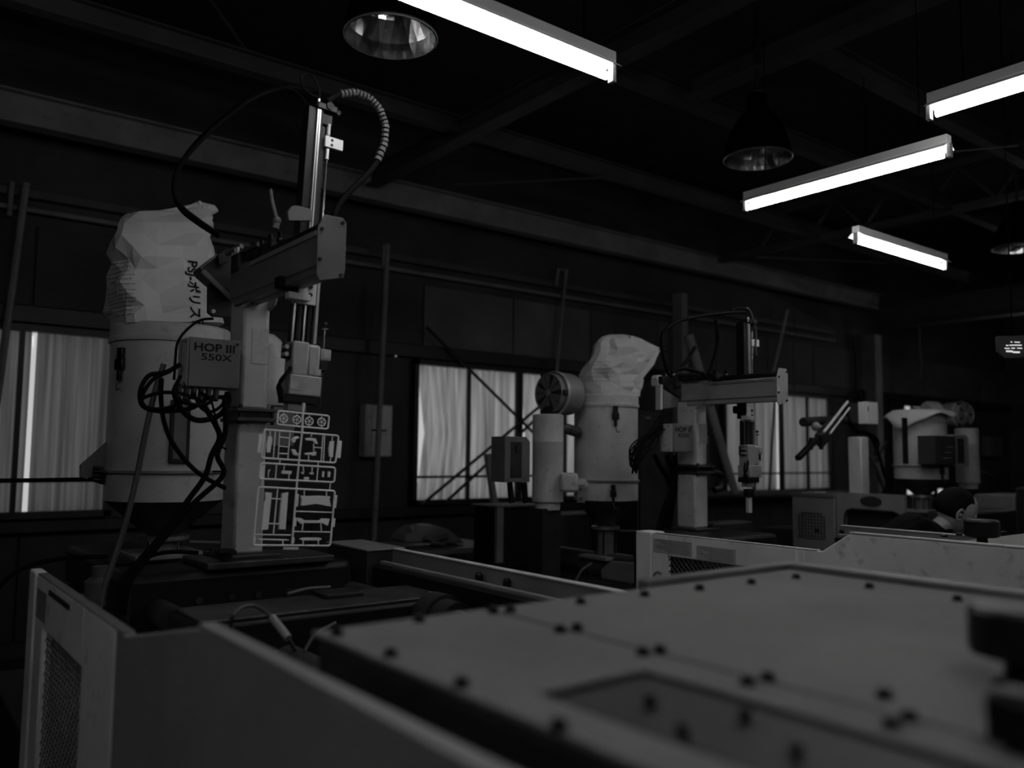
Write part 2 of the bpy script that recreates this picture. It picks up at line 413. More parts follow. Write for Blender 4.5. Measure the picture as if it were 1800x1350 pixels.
def high_bay(c, label):
    c = V(c); r = thing('high_bay_lamp', label, 'lamp', c, 'unlit bell lamps under the roof')
    R = .205; n = 26
    prof = [(R, 0), (R*.95, .07), (R*.80, .17), (R*.55, .26), (R*.26, .31)]
    mb = MB(); vs = []
    for k, (rr, h) in enumerate(prof):
        for i in range(n):
            a = 2*math.pi*(i+.5*(k % 2))/n; vs.append(c+V((math.cos(a)*rr, math.sin(a)*rr, h)))
    fs = []
    for k in range(len(prof)-1):
        for i in range(n):
            a, b, cc, d = k*n+i, k*n+(i+1) % n, (k+1)*n+(i+1) % n, (k+1)*n+i
            fs += [(a, b, d), (b, cc, d)] if k % 2 == 0 else [(a, b, cc), (a, cc, d)]
    mb.add(vs, fs).build('reflector', 'mirror', r, flat=True)
    MB().lathe(c, [(R+.002, .003), (R+.006, 0), (R+.010, .004), (R+.006, .012), (R+.002, .008)], cap=False).build('rim', 'alu', r)
    MB().lathe(c, [(R*1.02, .01), (R*.98, .08), (R*.83, .18), (R*.58, .27), (R*.30, .325), (R*.30, .42), (.01, .43)], cap=False).build('shade', 'hang', r)
    MB().ball(c+V((0, 0, .17)), .045, sc=(1, 1, 1.5)).build('bulb', 'glassy', r)
    MB().cyl(c+V((0, 0, .42)), V((c.x, c.y, ZC-.02)), .012, n=8).build('stem', 'dark', r)
high_bay(P(687, 67, z=3.47), 'unlit faceted bell lamp nearest the camera, beside the brightest tube')
high_bay(P(1332, 281, z=3.47), 'unlit faceted bell lamp above the long tube on the right')
high_bay(P(1791, 437, z=3.47), 'unlit faceted bell lamp half cut by the right edge of the photo')
tag(MB().lathe(P(1332, 168, z=3.9), [(.05, 0), (.055, .02), (.02, .06), (.012, .12), (.012, 1.35)], n=12).build('ceiling_fitting', 'dark'), 'small dark round fitting hanging from the roof above the second bell lamp', 'fitting')
# ================================================================ moulding machines
def mesh_panel(parent, x, y0, y1, z0, z1, step=.022, t=.0032):
    """expanded-metal grille: two sets of slanted strands in the plane x = const"""
    mb = MB(); H = z1-z0; W = y1-y0; sl = 1.0
    for s in (1, -1):
        k = -H*sl
        while k < W:
            a0 = max(k, 0); a1 = min(k+H*sl, W)
            if a1 > a0+.002:
                za, zb = (a0-k)/sl, (a1-k)/sl
                if s < 0: za, zb = H-za, H-zb
                mb.beam((x, y0+a0, z0+za), (x, y0+a1, z0+zb), t, .003, up=X)
            k += step
    return mb.build('grille', 'strand', parent, flat=True, kind='stuff')
def machine(label, x0, y_far, ramp, z_hi, win, dy=0., nearest=False, group=None, y_r=None):
    y_r = y_r or y_far-.28; W = 1.31; x1 = x0+W; yl0, yl1 = ramp; y_near = -1.2+dy
    r = thing('moulding_machine', label, 'machine', (x0+W/2, 1.5, 0), group)
    zl = 1.2
    MB().box(x0+.06, x1-.02, y_near, y_far+1.6, 0, .55).build('bed', 'dark', r, bevel=.01)
    # left guard: a sheet with a window, low at the far end and stepping up towards the clamp
    y0, y1, z0, z1 = win
    g = MB(); th = .028
    def pr(poly): g.prism([(x0, a, b) for a, b in poly], (th, 0, 0))
    pr([(y1, .2), (y_far, .2), (y_far, zl), (y1, zl)])
    pr([(y0, z1), (y1, z1), (y1, zl), (y0, zl)]); pr([(y0, .2), (y1, .2), (y1, z0), (y0, z0)])
    ys = yl0+.08
    pr([(ys, .2), (y0, .2), (y0, zl), (ys, zl)])
    lg = g.build('left_guard', 'paint', r, bevel=.005)
    MB().prism([(x0, y_near, .2), (x0, ys-.002, .2), (x0, ys-.002, zl), (x0, yl0, zl), (x0, yl1, z_hi), (x0, y_near, z_hi)], (th, 0, 0)).build('clamp_guard', 'paintdark' if nearest else 'paint', r, bevel=.005)
    mesh_panel(lg, x0+.014, y0, y1, z0, z1, .034 if nearest else .030)
    # folded top lip
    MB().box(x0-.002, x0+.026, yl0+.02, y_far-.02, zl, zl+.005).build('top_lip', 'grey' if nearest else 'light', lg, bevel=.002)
    MB().prism([(x0-.004, yl1, z_hi), (x0-.004, y_near, z_hi-.0), (x0+.026, y_near, z_hi), (x0+.026, yl1, z_hi)], (0, 0, .008)).build('top_lip', 'paintdark' if nearest else 'light', lg, bevel=.003)
    # corner post seen as a separate strip at the far end
    MB().box(x0-.006, x0+(.03 if nearest else .10), y_far+.004, y_far+.11, .2, zl+.004).build('corner_post', 'paint', r, bevel=.006)
    # right guard with its runner rail
    rg = MB().box(x1-.02, x1, yl1-.7, y_r, .3, zl).build('right_guard', 'midgrey', r, bevel=.003)
    MB().box(x1-.024, x1+.006, yl1-.7, y_r, zl, zl+.005).build('top_lip', 'light', rg, bevel=.001)
    MB().box(x1-.09, x1-.065, yl1-.5, y_r-.02, zl-.055, zl-.04).build('door_rail', 'midgrey', r, bevel=.003)
    MB().box(x1-.12, x1-.09, yl1-.5, y_r-.02, zl-.20, zl-.06).build('rail_channel', 'darker', r)
    for k in range(2):
        MB().lathe((x1-.045, yl1+.95-k*.16, zl-.045), [(.014, 0), (.014, .02), (.008, .028)], n=10).build('knob', 'black', r)
    return r, x0, x1, zl
# ---- machine one, the nearest
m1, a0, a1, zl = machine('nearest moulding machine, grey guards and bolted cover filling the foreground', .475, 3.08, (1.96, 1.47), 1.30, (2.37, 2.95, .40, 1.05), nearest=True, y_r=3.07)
# stains and label on the guard's far top corner
MB().box(a0-.0015, a0, 2.90, 3.06, 1.07, 1.16).build('label_plate', 'inkgrey', m1)
MB().box(a0-.004, a0, 2.55, 2.85, 1.165, 1.180).build('handle_slot', 'gasket', m1)
# platens, tie bars, mould
fp = MB().box(.74, 1.62, 3.12, 3.42, .62, 1.165).build('fixed_platen', 'darker', m1, bevel=.03)
MB().box(1.02, 1.52, 3.10, 3.40, 1.165, 1.19).build('base_plate', 'greasy', fp, bevel=.004)
for x in (.86, 1.0, 1.12, 1.22, 1.34):
    MB().cyl((x, 3.125, 1.06), (x, 3.112, 1.06), .013, n=10).build('bolt_hole', 'gasket', fp)
mp = MB().box(.80, 1.72, 2.50, 2.80, .62, 1.09).build('moving_platen', 'darker', m1, bevel=.012)
MB().box(.82, 1.70, 2.52, 2.79, 1.09, 1.10).build('top_plate', 'greasy', mp, bevel=.004)
MB().box(1.28, 1.42, 2.66, 2.78, 1.10, 1.115).build('junction_plate', 'dark', mp, bevel=.004)
for x in (.86, 1.60):
    for z in (1.035, .70):
        MB().cyl((x, 1.15, z), (x, 3.1, z), .045, n=20).build('tie_bar', 'greasy' if z > 1 else 'dark', m1)
MB().box(.95, 1.45, 2.80, 2.90, .66, 1.04).build('mould_half', 'dark', m1, bevel=.006)
MB().box(.95, 1.45, 3.00, 3.12, .66, 1.04).build('mould_half', 'dark', m1, bevel=.006)
MB().cyl((1.08, 1.2, .95), (1.08, 2.50, .95), .055, n=24).build('clamp_ram', 'greasy', m1)
MB().lathe((1.60, 2.50, 1.035), [(.085, 0), (.085, -.08), (.07, -.08), (.07, -.16), (.05, -.16)], axis=(0, 1, 0)).build('bar_nut', 'dark', m1)
MB().prism([(.50, 1.42, 1.20), (.72, 1.30, 1.20), (.74, 1.18, 1.20), (.55, 1.18, 1.20)], (0, 0, .02)).build('bracket_plate', 'grey', m1, bevel=.004)
MB().tube([P(405, 1112, z=1.05), P(408, 1085, z=1.12), P(425, 1068, z=1.14), P(450, 1066, z=1.14), P(478, 1085, z=1.12), P(505, 1120, z=1.06), P(520, 1145, z=1.0)], .006).build('hose', 'hose', m1)
MB().cyl(P(478, 1085, z=1.12), P(507, 1122, z=1.07), .012, n=10).build('hose_sleeve', 'midgrey', m1)
MB().tube([P(535, 1145, z=1.02), P(555, 1115, z=1.06), P(590, 1095, z=1.08)], .005).build('hose', 'hose', m1)
MB().tube([P(505, 1044, z=1.13), P(540, 1035, z=1.135), P(580, 1032, z=1.13)], .006).build('hose', 'hose', m1)
# cover of the clamp: two bolted sheets on a dark box
zc = 1.33; cx0, cx1, cyf, cyn = .555, 1.775, 1.20, -1.0; xs_ = .878
MB().box(cx0+.005, cx1-.01, cyn, cyf-.005, .56, zc-.012).build('clamp_housing', 'dark', m1, bevel=.01)
# left sheet has a rectangular hatch
hx0, hx1, hy1, hy0 = .622, .80, .752, -.25
g = MB()
for q in ((cx0, hx0, cyn, cyf), (hx1, xs_-.005, cyn, cyf), (hx0, hx1, hy1, cyf), (hx0, hx1, cyn, hy0)): g.box(*q, zc-.006, zc)
cp = g.build('cover_sheet', 'cover', m1)
cp2 = MB().box(xs_+.005, cx1, cyn, cyf, zc-.006, zc).build('cover_sheet', 'cover', m1, bevel=.001)
MB().box(hx0+.014, hx1-.014, hy0+.014, hy1-.018, zc-.010, zc-.004).build('hatch', 'hatch', cp, bevel=.001)
MB().box(hx0, hx1, hy0, hy1, zc-.02, zc-.010).build('hatch_gasket', 'gasket', cp)
def bolt(px, py, par, r=.0085):
    p = P(px, py, z=zc+.004); p.z = zc
    MB().lathe(p, [(r*1.35, 0), (r*1.35, .002), (r, .003), (r, .009), (r*.7, .011)], n=8).build('bolt', 'black', par)
for q in ((592, 1111), (687, 1148), (812, 1200), (983, 1274), (737, 1088), (867, 1073), (985, 1106), (1130, 1145), (1315, 1197), (1567, 1271)): bolt(*q, cp)
for q in ((897, 1071), (1015, 1103), (1160, 1142), (1350, 1190), (1598, 1258), (1021, 1057), (1133, 1044), (1230, 1033), (1321, 1023), (1400, 1014), (1528, 1030), (1683, 1052), (1555, 1219)): bolt(*q, cp2)
for q in ((1143, 1232), (1200, 1284), (1310, 1256), (1400, 1318)): bolt(*q, cp, .007)
# raised trim strip along the far and right edges
g = MB().box(1.29, cx1+.05, cyf, cyf+.035, zc-.05, zc+.014).box(cx1, cx1+.05, cyn, cyf, zc-.05, zc+.014)
g.build('edge_trim', 'grey', m1, bevel=.004)
# far box on the platen
p = P(655, 961, z=1.205)
# injection unit behind the fixed platen
MB().box(.86, 1.40, 3.50, 5.2, .60, .86).build('injection_carriage', 'dark', m1, bevel=.02)
MB().cyl((1.13, 3.44, .92), (1.13, 4.6, .92), .09, n=20).build('barrel', 'greasy', m1)
MB().box(.95, 1.32, 4.3, 5.3, .86, 1.06).build('drive_cover', 'dark', m1, bevel=.03)
MB().lathe((.80, 3.72, 1.0), [(.06, 0), (.06, .07), (.035, .09), (.035, .13)], n=16).build('oil_valve', 'grey', m1)
MB().box(.62, .98, 3.50, 3.9, .90, 1.0).build('valve_block', 'grey', m1, bevel=.01)
# ---- machine two
m2, b0, b1, zl2 = machine('second moulding machine, pale scuffed guard with a mesh window behind the foreground cover', 3.24, 2.99, (2.03, 1.90), 1.285, (2.15, 2.89, .55, 1.093))
for y, k in ((2.98, 0), (2.70, 1)):
    MB().box(b0-.002, b0, y-.25+.02*k, y, 1.105-.005*k, 1.175-.01*k).build('label_plate', 'label', m2)
    mb = MB()
    for j in range(6): mb.box(b0-.003, b0-.002, y-.235+.02*k, y-.015-.03*(j % 3), 1.165-.01*j-.012*k, 1.169-.01*j-.012*k)
    mb.build('fine_print', 'inkgrey', m2, flat=True)
MB().tube([P(1149, 1012, x=b0-.02), P(1155, 1006, x=b0-.03), P(1162, 1008, x=b0)], .006).build('door_handle', 'alu', m2)
MB().box(3.50, 4.26, 2.95, 3.38, .62, 1.15).build('fixed_platen', 'darker', m2, bevel=.02)
MB().box(4.10, 4.48, 3.28, 3.42, 1.0, 1.19).build('nozzle_box', 'dark', m2, bevel=.01)
MB().box(3.46, 4.40, 1.95, 2.2, .62, 1.12).build('moving_platen', 'darker', m2, bevel=.012)
for x in (3.62, 4.20): MB().cyl((x, 1.15, 1.03), (x, 3.1, 1.03), .045, n=16).build('tie_bar', 'greasy', m2)
MB().box(3.30, 4.57, -1.0, 1.62, .56, 1.262).build('clamp_housing', 'cover', m2, bevel=.012)
for q in ((1660, 944), (1686, 941), (1765, 938)):
    p = P(*q, z=1.262)
    MB().lathe(p, [(.014, 0), (.014, .008), (.008, .012)], n=8).build('bolt', 'black', m2)
MB().box(3.70, 4.25, 3.50, 5.0, .60, .80).build('injection_carriage', 'dark', m2, bevel=.02)
MB().cyl((3.95, 3.38, .86), (3.95, 4.7, .86), .09, n=20).build('barrel', 'greasy', m2)
bc = MB().prism([P(1055, 1000, x=3.86), P(1072, 986, x=3.86), P(1118, 990, x=3.86), P(1118, 1040, x=3.86), P(1058, 1040, x=3.86)], (.3, 0, 0)).build('barrel_cover', 'midgrey', m2, bevel=.01)
MB().tube([P(1012, 1022, y=3.6), P(1022, 1003, y=3.6), P(1040, 990, y=3.6)], .008).build('hose', 'hose', m2)

# pods standing on the two clamp covers
def pod(c, s, label):
    c = V(c); r = thing('control_pod', label, 'control pod', c, 'black pods on the clamp covers')
    MB().lathe(c, [(.034*s, 0), (.034*s, .004*s), (.018*s, .010*s), (.016*s, .036*s)], n=20).build('stem', 'black', r)
    MB().lathe(c, [(.044*s, .030*s), (.054*s, .033*s), (.056*s, .038*s), (.056*s, .084*s), (.050*s, .090*s), (.02*s, .092*s)], n=28).build('head', 'black', r)
pp_ = P(1795, 1200, z=zc); pod((pp_.x, pp_.y, zc), 1.0, 'black blurred pod on a short stem, on the foreground cover by the right edge')
pp_ = P(1727, 960, z=1.262); pod((3.46, pp_.y*3.46/pp_.x, 1.262), 1.12, 'dark drum shaped pod on a stem, on the second machine in front of the person')
# the grey block beside the first machine's far corner
q = [P(597, 951, z=1.2), P(643, 949, z=1.2), P(692, 959, z=1.2), P(655, 962, z=1.2)]
sb = thing('switch_box', 'grey box with a lit flat top beyond the right guard of the first machine', 'box', (1.74, 3.3, 0))
MB().box(1.66, 1.83, 3.09, 3.46, .98, 1.195).build('box_body', 'dark', sb, bevel=.004)
MB().box(1.655, 1.835, 3.085, 3.465, 1.195, 1.203).build('lid', 'midgrey', sb, bevel=.002)
MB().box(1.68, 1.80, 3.18, 3.36, 0, .98).build('stand', 'dark', sb)
# ================================================================ take-out robots
def robot(label, xL, yf, z0, zf, za0, za1, ya0, ya1, mast, box, words, s_up=.62, lower_w=.12, cm='column', am='armgrey', em='plate'):
    r = thing('takeout_robot', label, 'robot', (xL+.06, yf+.07, z0))
    xR = xL+lower_w; yb = yf+.145
    # column: folded-sheet posts, flange between them
    MB().box(xL, xR, yf, yb, z0+.012, zf-.02).build('lower_column', cm, r, bevel=.012)
    MB().box(xL-.05, xR+.05, yf-.05, yb+.05, z0, z0+.014).build('foot_plate', 'greasy', r, bevel=.003)
    MB().box(xL-.012, xR+.03, yf-.03, yb+.02, zf-.022, zf-.008).build('lower_flange', 'greasy', r, bevel=.002)
    MB().box(xL-.004, xR+.018, yf-.018, yb+.01, zf-.010, zf+.016).build('packer', 'black', r)
    MB().box(xL-.012, xR+.03, yf-.03, yb+.02, zf+.016, zf+.028).build('upper_flange', 'greasy', r, bevel=.002)
    for x in (xL+.005, xR+.012):
        for y in (yf-.016, yb+.006):
            MB().lathe((x, y, zf-.034), [(.008, 0), (.008, .07), (.005, .078)], n=6).build('bolt', 'black', r)
    up = MB().prism([(xL+.012, yf, 0), (xR-.010, yf, 0), (xR+.004, yf+.03, 0), (xR+.004, yb, 0), (xL+.006, yb, 0), (xL+.006, yf+.02, 0)], (0, 0, za0-zf-.03))
    up.v = [v+V((0, 0, zf+.028)) for v in up.v]
    up = up.build('upper_column', cm, r, bevel=.010)
    MB().box(xL+.045, xR-.008, yf-.002, yf, za0-.26, za0-.12).build('sticker', 'label', up)
    # knee under the arm, standing out like a lip
    MB().prism([(xL+.004, yf+.02, za0-.004), (xL+.004, yf-.07, za0-.004), (xL+.004, yf-.05, za0-.03), (xL+.004, yf+.02, za0-.05)], (.012, 0, 0)).build('gusset', cm, r, bevel=.002)
    MB().prism([(xR-.014, yf+.02, za0-.004), (xR-.014, yf-.07, za0-.004), (xR-.014, yf-.05, za0-.03), (xR-.014, yf+.02, za0-.05)], (.012, 0, 0)).build('gusset', cm, r, bevel=.002)
    # swing arm: extrusion with a moulding strip above and a ledge below
    xa0, xa1 = xL-.010, xL+.075; h = za1-za0
    arm = MB().box(xa0, xa1, ya0, ya1, za0, za1-.006).build('arm_beam', am, r, bevel=.004)
    MB().box(xa0-.005, xa0, ya0+.01, ya1-.22, za1-.026, za1-.008).build('arm_strip', 'midgrey', arm, bevel=.002)
    MB().prism([(xa0-.004, ya0, za0), (xa0-.004, ya1-.05, za0), (xa0+.03, ya1-.05, za0-.028), (xa0+.03, ya0, za0-.028)], (.006, 0, 0)).build('arm_ledge', 'armgrey', arm)
    MB().box(xa0+.002, xa1-.01, ya0, ya1-.04, za0-.028, za0).build('arm_lower_flange', am, arm, bevel=.003)
    # guide rails and carriage on the arm
    MB().box(xa0+.008, xa0+.026, ya0+.0, ya1-.30, za1, za1+.018).build('guide_rail', 'black', r, bevel=.002)
    MB().box(xa0+.045, xa0+.070, ya0+.0, ya1-.20, za1-.004, za1+.03).build('guide_rail', 'darker', r, bevel=.003)
    # end plate
    e = MB().prism([(xa0-.004, ya0-.006, za0-.03), (xa0+.008, ya0-.006, za0-.05), (xa1+.005, ya0-.006, za0-.03), (xa1+.012, ya0-.006, za0+.0), (xa1+.012, ya0-.006, za1+.03), (xa1+.0, ya0-.006, za1+.045), (xa0+.018, ya0-.006, za1+.045), (xa0-.004, ya0-.006, za1-.0)], (0, .006, 0)).build('end_plate', em, r, bevel=.0015)
    for x, z in ((xa1-.002, za1+.028), (xa0+.010, za1-.004), (xa0+.006, za0+.02), (xa1-.004, za0-.022)):
        MB().cyl((x, ya0-.012, z), (x, ya0-.006, z), .006, n=10).build('screw', 'black', e)
    # slide carriage: motors, fittings and a clamping lever on top of the arm
    MB().cyl((xa0+.03, ya0+.42, za1+.03), (xa0+.03, ya0+.68, za1+.03), .022, n=16).build('air_cylinder', 'dark', r)
    MB().cyl((xa0+.012, ya0+.55, za1+.052), (xa0+.012, ya0+.75, za1+.052), .010, n=12).build('damper_tube', 'greasy', r)
    MB().box(xa0-.006, xa0+.05, ya0+.72, ya0+.80, za1-.02, za1+.05).build('stop_block', 'dark', r, bevel=.004)
    for k in range(5):
        y = ya0+.36+.085*k; MB().cyl((xa0+.02, y, za1+.03), (xa0+.01, y-.01, za1+.062+.006*(k % 2)), .009, n=8).ball((xa0+.02, y, za1+.03), .017, n=8).build('air_fitting', 'black', r)
    for k in range(3):
        MB().cyl((xa0+.0, ya0+.74+.028*k, za1+.05), (xa0+.0, ya0+.74+.028*k, za1+.075), .007, n=8).build('nipple', 'cast', r)
    # ---------------- the hanging lift unit
    O, Dn = mast; Wv = (X - Dn*X.dot(Dn)).normalized(); k = .00201
    def q(w, s, d=0.): return O+Wv*(w*k)+Dn*(s*k)+Y*d
    def bx(w0, w1, s0, s1, d0, d1):
        c = q((w0+w1)/2, (s0+s1)/2, (d0+d1)/2); return MB().obox(c, Wv, Y, Dn, abs(w1-w0)*k, d1-d0, abs(s1-s0)*k)
    T = -s_up/k
    bx(-18, -3, T+15, 60, -.012, .045).build('mast_profile', 'black', r, bevel=.002)
    st = bx(-3, 4.5, T+15, 8, -.022, .02).build('mast_edge', 'alu', r, bevel=.001)
    bx(-.2, .8, T+16, 7, -.0235, -.020).build('groove', 'black', st)
    bx(5.5, 8.5, T+15, 8, -.02, .02).build('mast_edge', 'dark', r)
    bx(9, 19, T+15, 20, 0, .03).build('mast_back', 'black', r)
    MB().cyl(q(24, T+58, -.005), q(24, 10, -.005), .0046, n=12).build('lift_rod', 'chrome', r)
    MB().cyl(q(24, T+38, -.005), q(24, T+58, -.005), .0075, n=12).build('rod_end', 'cast', r)
    MB().cyl(q(24, T+85, -.005), q(24, T+104, -.005), .0085, n=12).build('rod_sleeve', 'alu', r)
    fl = bx(17, 52, T+62, T+82, -.016, -.004).build('flag_plate', 'white', r, bevel=.001)
    for s in (68, 77): MB().cyl(q(30, T+s, -.018), q(30, T+s, -.0155), .0052, n=12).build('screw', 'black', fl)
    hd = bx(-4, 34, T+6, T+18, -.03, .05).build('head_plate', 'black', r, bevel=.003)
    bx(8, 30, T+18, T+42, -.01, .03).build('head_block', 'darker', r, bevel=.004)
    MB().cyl(q(-2, T+0, -.02), q(-2, T+7, -.02), .0055, n=10).cyl(q(-2, T+9, -.02), q(-2, T+13, -.02), .006, n=10).build('air_fitting', 'alu', hd)
    mb = MB().cyl(q(18, T+9, -.035), q(18, T+9, .0), .014, n=12).cyl(q(36, T+16, -.01), q(42, T+10, -.01), .009, n=10); mb.build('hose_coupling', 'dark', hd)
    # below the arm
    bx(-14, 20, 10, 68, -.02, .03).build('bracket_plate', 'light', r, bevel=.003)
    bx(-36, 4, 52, 64, -.045, -.01).build('bracket_ledge', 'light', r, bevel=.003)
    for s in (36, 50): MB().cyl(q(8, s, -.026), q(8, s, -.019), .007, n=10).build('bracket_screw', 'black', r)
    bx(21, 26, 0, 135, -.02, .02).build('side_strip', 'cast', r)
    mb = MB(); mb.box(0, 0, 0, 0, 0, 0) if False else None
    bx(-50, -14, 24, 46, -.02, .03).build('brush_block', 'rubber', r, bevel=.008)
    for w, m in ((-16, 'chrome'), (-6, 'dark'), (4, 'chrome'), (13, 'black')):
        MB().cyl(q(w, 60, -.005), q(w, 140, -.005), .0085 if m != 'chrome' else .006, n=12).build('guide_rod', m, r)
    bx(-18, 22, 66, 140, .012, .03).build('cylinder_body', 'black', r, bevel=.004)
    # gripper body, two lobes, its base block and the rotary chuck
    bd = MB(); bd.obox(q(-4, 165), Wv, Y, Dn, 30*k, .07, 60*k)
    bd.build('gripper_body', 'cast', r, bevel=.006)
    MB().obox(q(22, 166), Wv, Y, Dn, 26*k, .06, 58*k).build('gripper_lobe', 'cast', r, bevel=.012)
    bx(-30, -17, 140, 166, -.02, .02).build('side_port', 'dark', r, bevel=.004)
    MB().cyl(q(-29, 147, -.0), q(-29, 147, -.03), .008, n=8).build('air_fitting', 'cast', r); MB().cyl(q(-29, 160, 0), q(-29, 160, -.03), .008, n=8).build('air_fitting', 'cast', r)
    bs = bx(-22, 37, 194, 229, -.04, .04).build('gripper_base', 'cast', r, bevel=.004)
    bx(-20, -6, 204, 220, -.0415, -.040).build('caution_label', 'label', bs)
    bx(24, 36, 180, 191, -.0325, -.031).build('small_label', 'label', r)
    bx(-26, 30, 229, 243, -.035, .035).build('chuck_ring', 'black', r, bevel=.004)
    bx(-18, 16, 243, 256, -.02, .02).build('chuck_jaw', 'cast', r, bevel=.002)
    MB().tube([q(-20, 182, -.03), q(-34, 202, -.045), q(-42, 218, -.04), q(-34, 232, -.02)], .006).build('gripper_hose', 'rubber', r)
    MB().tube([q(-20, 188, -.01), q(-38, 210, -.03), q(-32, 228, -.04), q(-24, 238, -.02)], .005).build('gripper_hose', 'rubber', r)
    MB().cyl(q(-38, 222, -.04), q(-30, 242, -.03), .013, n=10).build('hose_plug', 'black', r)
    # shock absorber beside the gripper
    MB().ball(q(45, 96), .011, n=12, sc=(1, 1, .8)).build('knob', 'black', r)
    MB().lathe(q(45, 103), [(.007, 0), (.013, .002), (.013, .006), (.007, .009)], axis=Dn, n=16).build('collar', 'chrome', r)
    MB().cyl(q(45, 104), q(45, 140), .0028, n=8).build('damper_rod', 'chrome', r)
    bx(36, 56, 142, 162, -.02, .015).build('damper_clamp', 'cast', r, bevel=.002)
    bx(41, 54, 146, 158, -.022, -.020).build('label_plate', 'label', r)
    bx(36, 50, 162, 182, -.02, .01).build('damper_block', 'black', r, bevel=.003)
    for w in (37, 46): MB().cyl(q(w, 182), q(w, 248), .0030, n=8).build('damper_rod', 'chrome' if w == 46 else 'black', r)
    # nameplate box at the side of the column
    bx0, bx1, by0, by1, bz0, bz1 = box
    b = MB().box(bx0, bx1, by0, by1, bz0, bz1).build('junction_box', 'armgrey', r, bevel=.004)
    MB().box(bx0+.003, bx1-.003, by0-.003, by0, bz0+.003, bz1-.003).build('box_lid', 'armgrey', b, bevel=.001)
    MB().box(bx0-.0025, bx0, by0+.004, by1-.004, bz0+.003, bz1-.003).build('lit_side_lid', cm, b, bevel=.001)  # paler paint than the front, standing in for light from the left
    for z in (bz0+.015, bz1-.015): MB().cyl((bx0-.005, by0+.03, z), (bx0-.002, by0+.03, z), .004, n=8).build('screw', 'black', b)
    MB().cyl((bx1-.015, by0-.006, bz1-.015), (bx1-.015, by0-.003, bz1-.015), .005, n=8).build('screw', 'black', b)
    bw = bx1-bx0
    text(words[0], 'lettering', 'ink', b, ((bx0+bx1)/2-.003, by0-.0032, bz1-.036), X, Z, .040, w=bw*.78, bold=.03)
    text(words[1], 'lettering', 'ink', b, ((bx0+bx1)/2+.004, by0-.0032, bz1-.070), X, Z, .034, w=bw*.60, bold=.02)
    return r, q
O1 = P(537, 470, y=2.78); D1 = (P(528, 600, y=2.78)-P(560, 160, y=2.78)).normalized()
r1, q1 = robot('nearest take-out robot, arm towards the camera and gripper holding the moulded plastic frame', 1.146, 3.2, 1.19, 1.735, 2.20, 2.325, 2.50, 3.32, (O1, D1), (.91, 1.098, 3.06, 3.18, 1.825, 2.005), ('HOP III', '550X'))
O2 = P(1313, 700, y=3.02); D2 = V((.004, 0, -1)).normalized()
r2, q2 = robot('second take-out robot, behind the scuffed guard, gripper empty in front of the third window', 3.98, 3.325, 1.15, 1.51, 1.93, 2.04, 2.74, 3.42, (O2, D2), (3.755, 3.93, 3.30, 3.40, 1.617, 1.785), ('HOP II', '450X'), s_up=.475, cm='light', am='arm2', em='column')
MB().box(4.015, 4.075, 3.322, 3.3245, 1.79, 1.86).build('paper_note', 'white', r2)
# rear brackets of the two arms
def plate(pts, y, d, m, name, par, bv=.002): return MB().prism([P(a, b, y=y) for a, b in pts], (0, d, 0)).build(name, m, par, bevel=bv)
plate([(352, 471), (383, 447), (412, 438), (425, 455), (425, 520), (408, 526), (358, 482)], 3.40, .10, 'darker', 'rear_housing', r1)
MB().tube([P(360, 482, y=3.395), P(353, 471, y=3.395), P(383, 447, y=3.395)], .005, n=6, smooth=False).build('bracket_edge', 'armgrey', r1)
MB().beam(P(356, 476, y=3.39), P(410, 529, y=3.39), .02, .016, up=Y).build('brace_strip', 'armgrey', r1, bevel=.002)
cpl = plate([(366, 488), (425, 530), (425, 560), (374, 556), (366, 549)], 3.46, .02, 'dark', 'cover_plate', r1)
MB().cyl(P(375.5, 547, y=3.455), P(375.5, 547, y=3.46), .0085, n=14).build('sight_dot', 'white', cpl)
plate([(383, 448), (400, 436), (404, 446), (402, 460), (386, 466)], 3.36, .02, 'dark', 'stop_bracket', r1)
MB().cyl(P(398, 446, y=3.33), P(425, 433, y=3.25), .011, n=10).build('damper_tube', 'armgrey', r1)
plate([(1155, 664), (1158, 659), (1166, 661), (1166, 680), (1156, 678)], 3.50, .05, 'light', 'end_cap', r2)
plate([(1164, 661), (1216, 657), (1216, 690), (1196, 700), (1180, 688), (1164, 672)], 3.47, .06, 'darker', 'rear_housing', r2)
plate([(1161, 676), (1165, 676), (1165, 720), (1161, 720)], 3.46, .04, 'light', 'edge_strip', r2, .0005)
plate([(1166, 684), (1192, 700), (1192, 716), (1166, 718)], 3.47, .02, 'armgrey', 'rear_gusset', r2)
# handle and bent cover on robot one, the clamp lever standing up
p0, p1, p2 = P(476, 335, y=2.95), P(483, 372, y=2.92), P(487, 388, y=2.92)
MB().tube([p0+V((-.004, 0, .002)), p0, P(478, 352, y=2.94), p1, p2], .007, n=10, smooth=False).ball(p2, .016).cyl(p2, P(484, 402, y=2.92), .012).build('clamp_lever', 'grey', r1)
MB().prism([P(508, 388, y=2.70), P(506, 372, y=2.70), P(513, 362, y=2.70), P(524, 361, y=2.70), P(548, 368, y=2.70), P(548, 388, y=2.70)], (0, .02, 0)).build('rounded_cover', 'plate', r1, bevel=.002)

# hoses of robot one
def cable(name, pts, rr, label, group=None, m='rubber', parent=None):
    o = MB().tube(pts, rr, n=8).build(name, m, parent)
    if parent is None: tag(o, label, 'cable', group)
    return o
def PL(y, *pts): return [P(a, b, y=y) for a, b in pts]
cable('air_hose', PL(2.78, (575, 178), (598, 165), (625, 162), (650, 172), (668, 192), (678, 220), (676, 252), (662, 285), (640, 312), (612, 340), (592, 366), (584, 392)), .011, '', parent=r1)
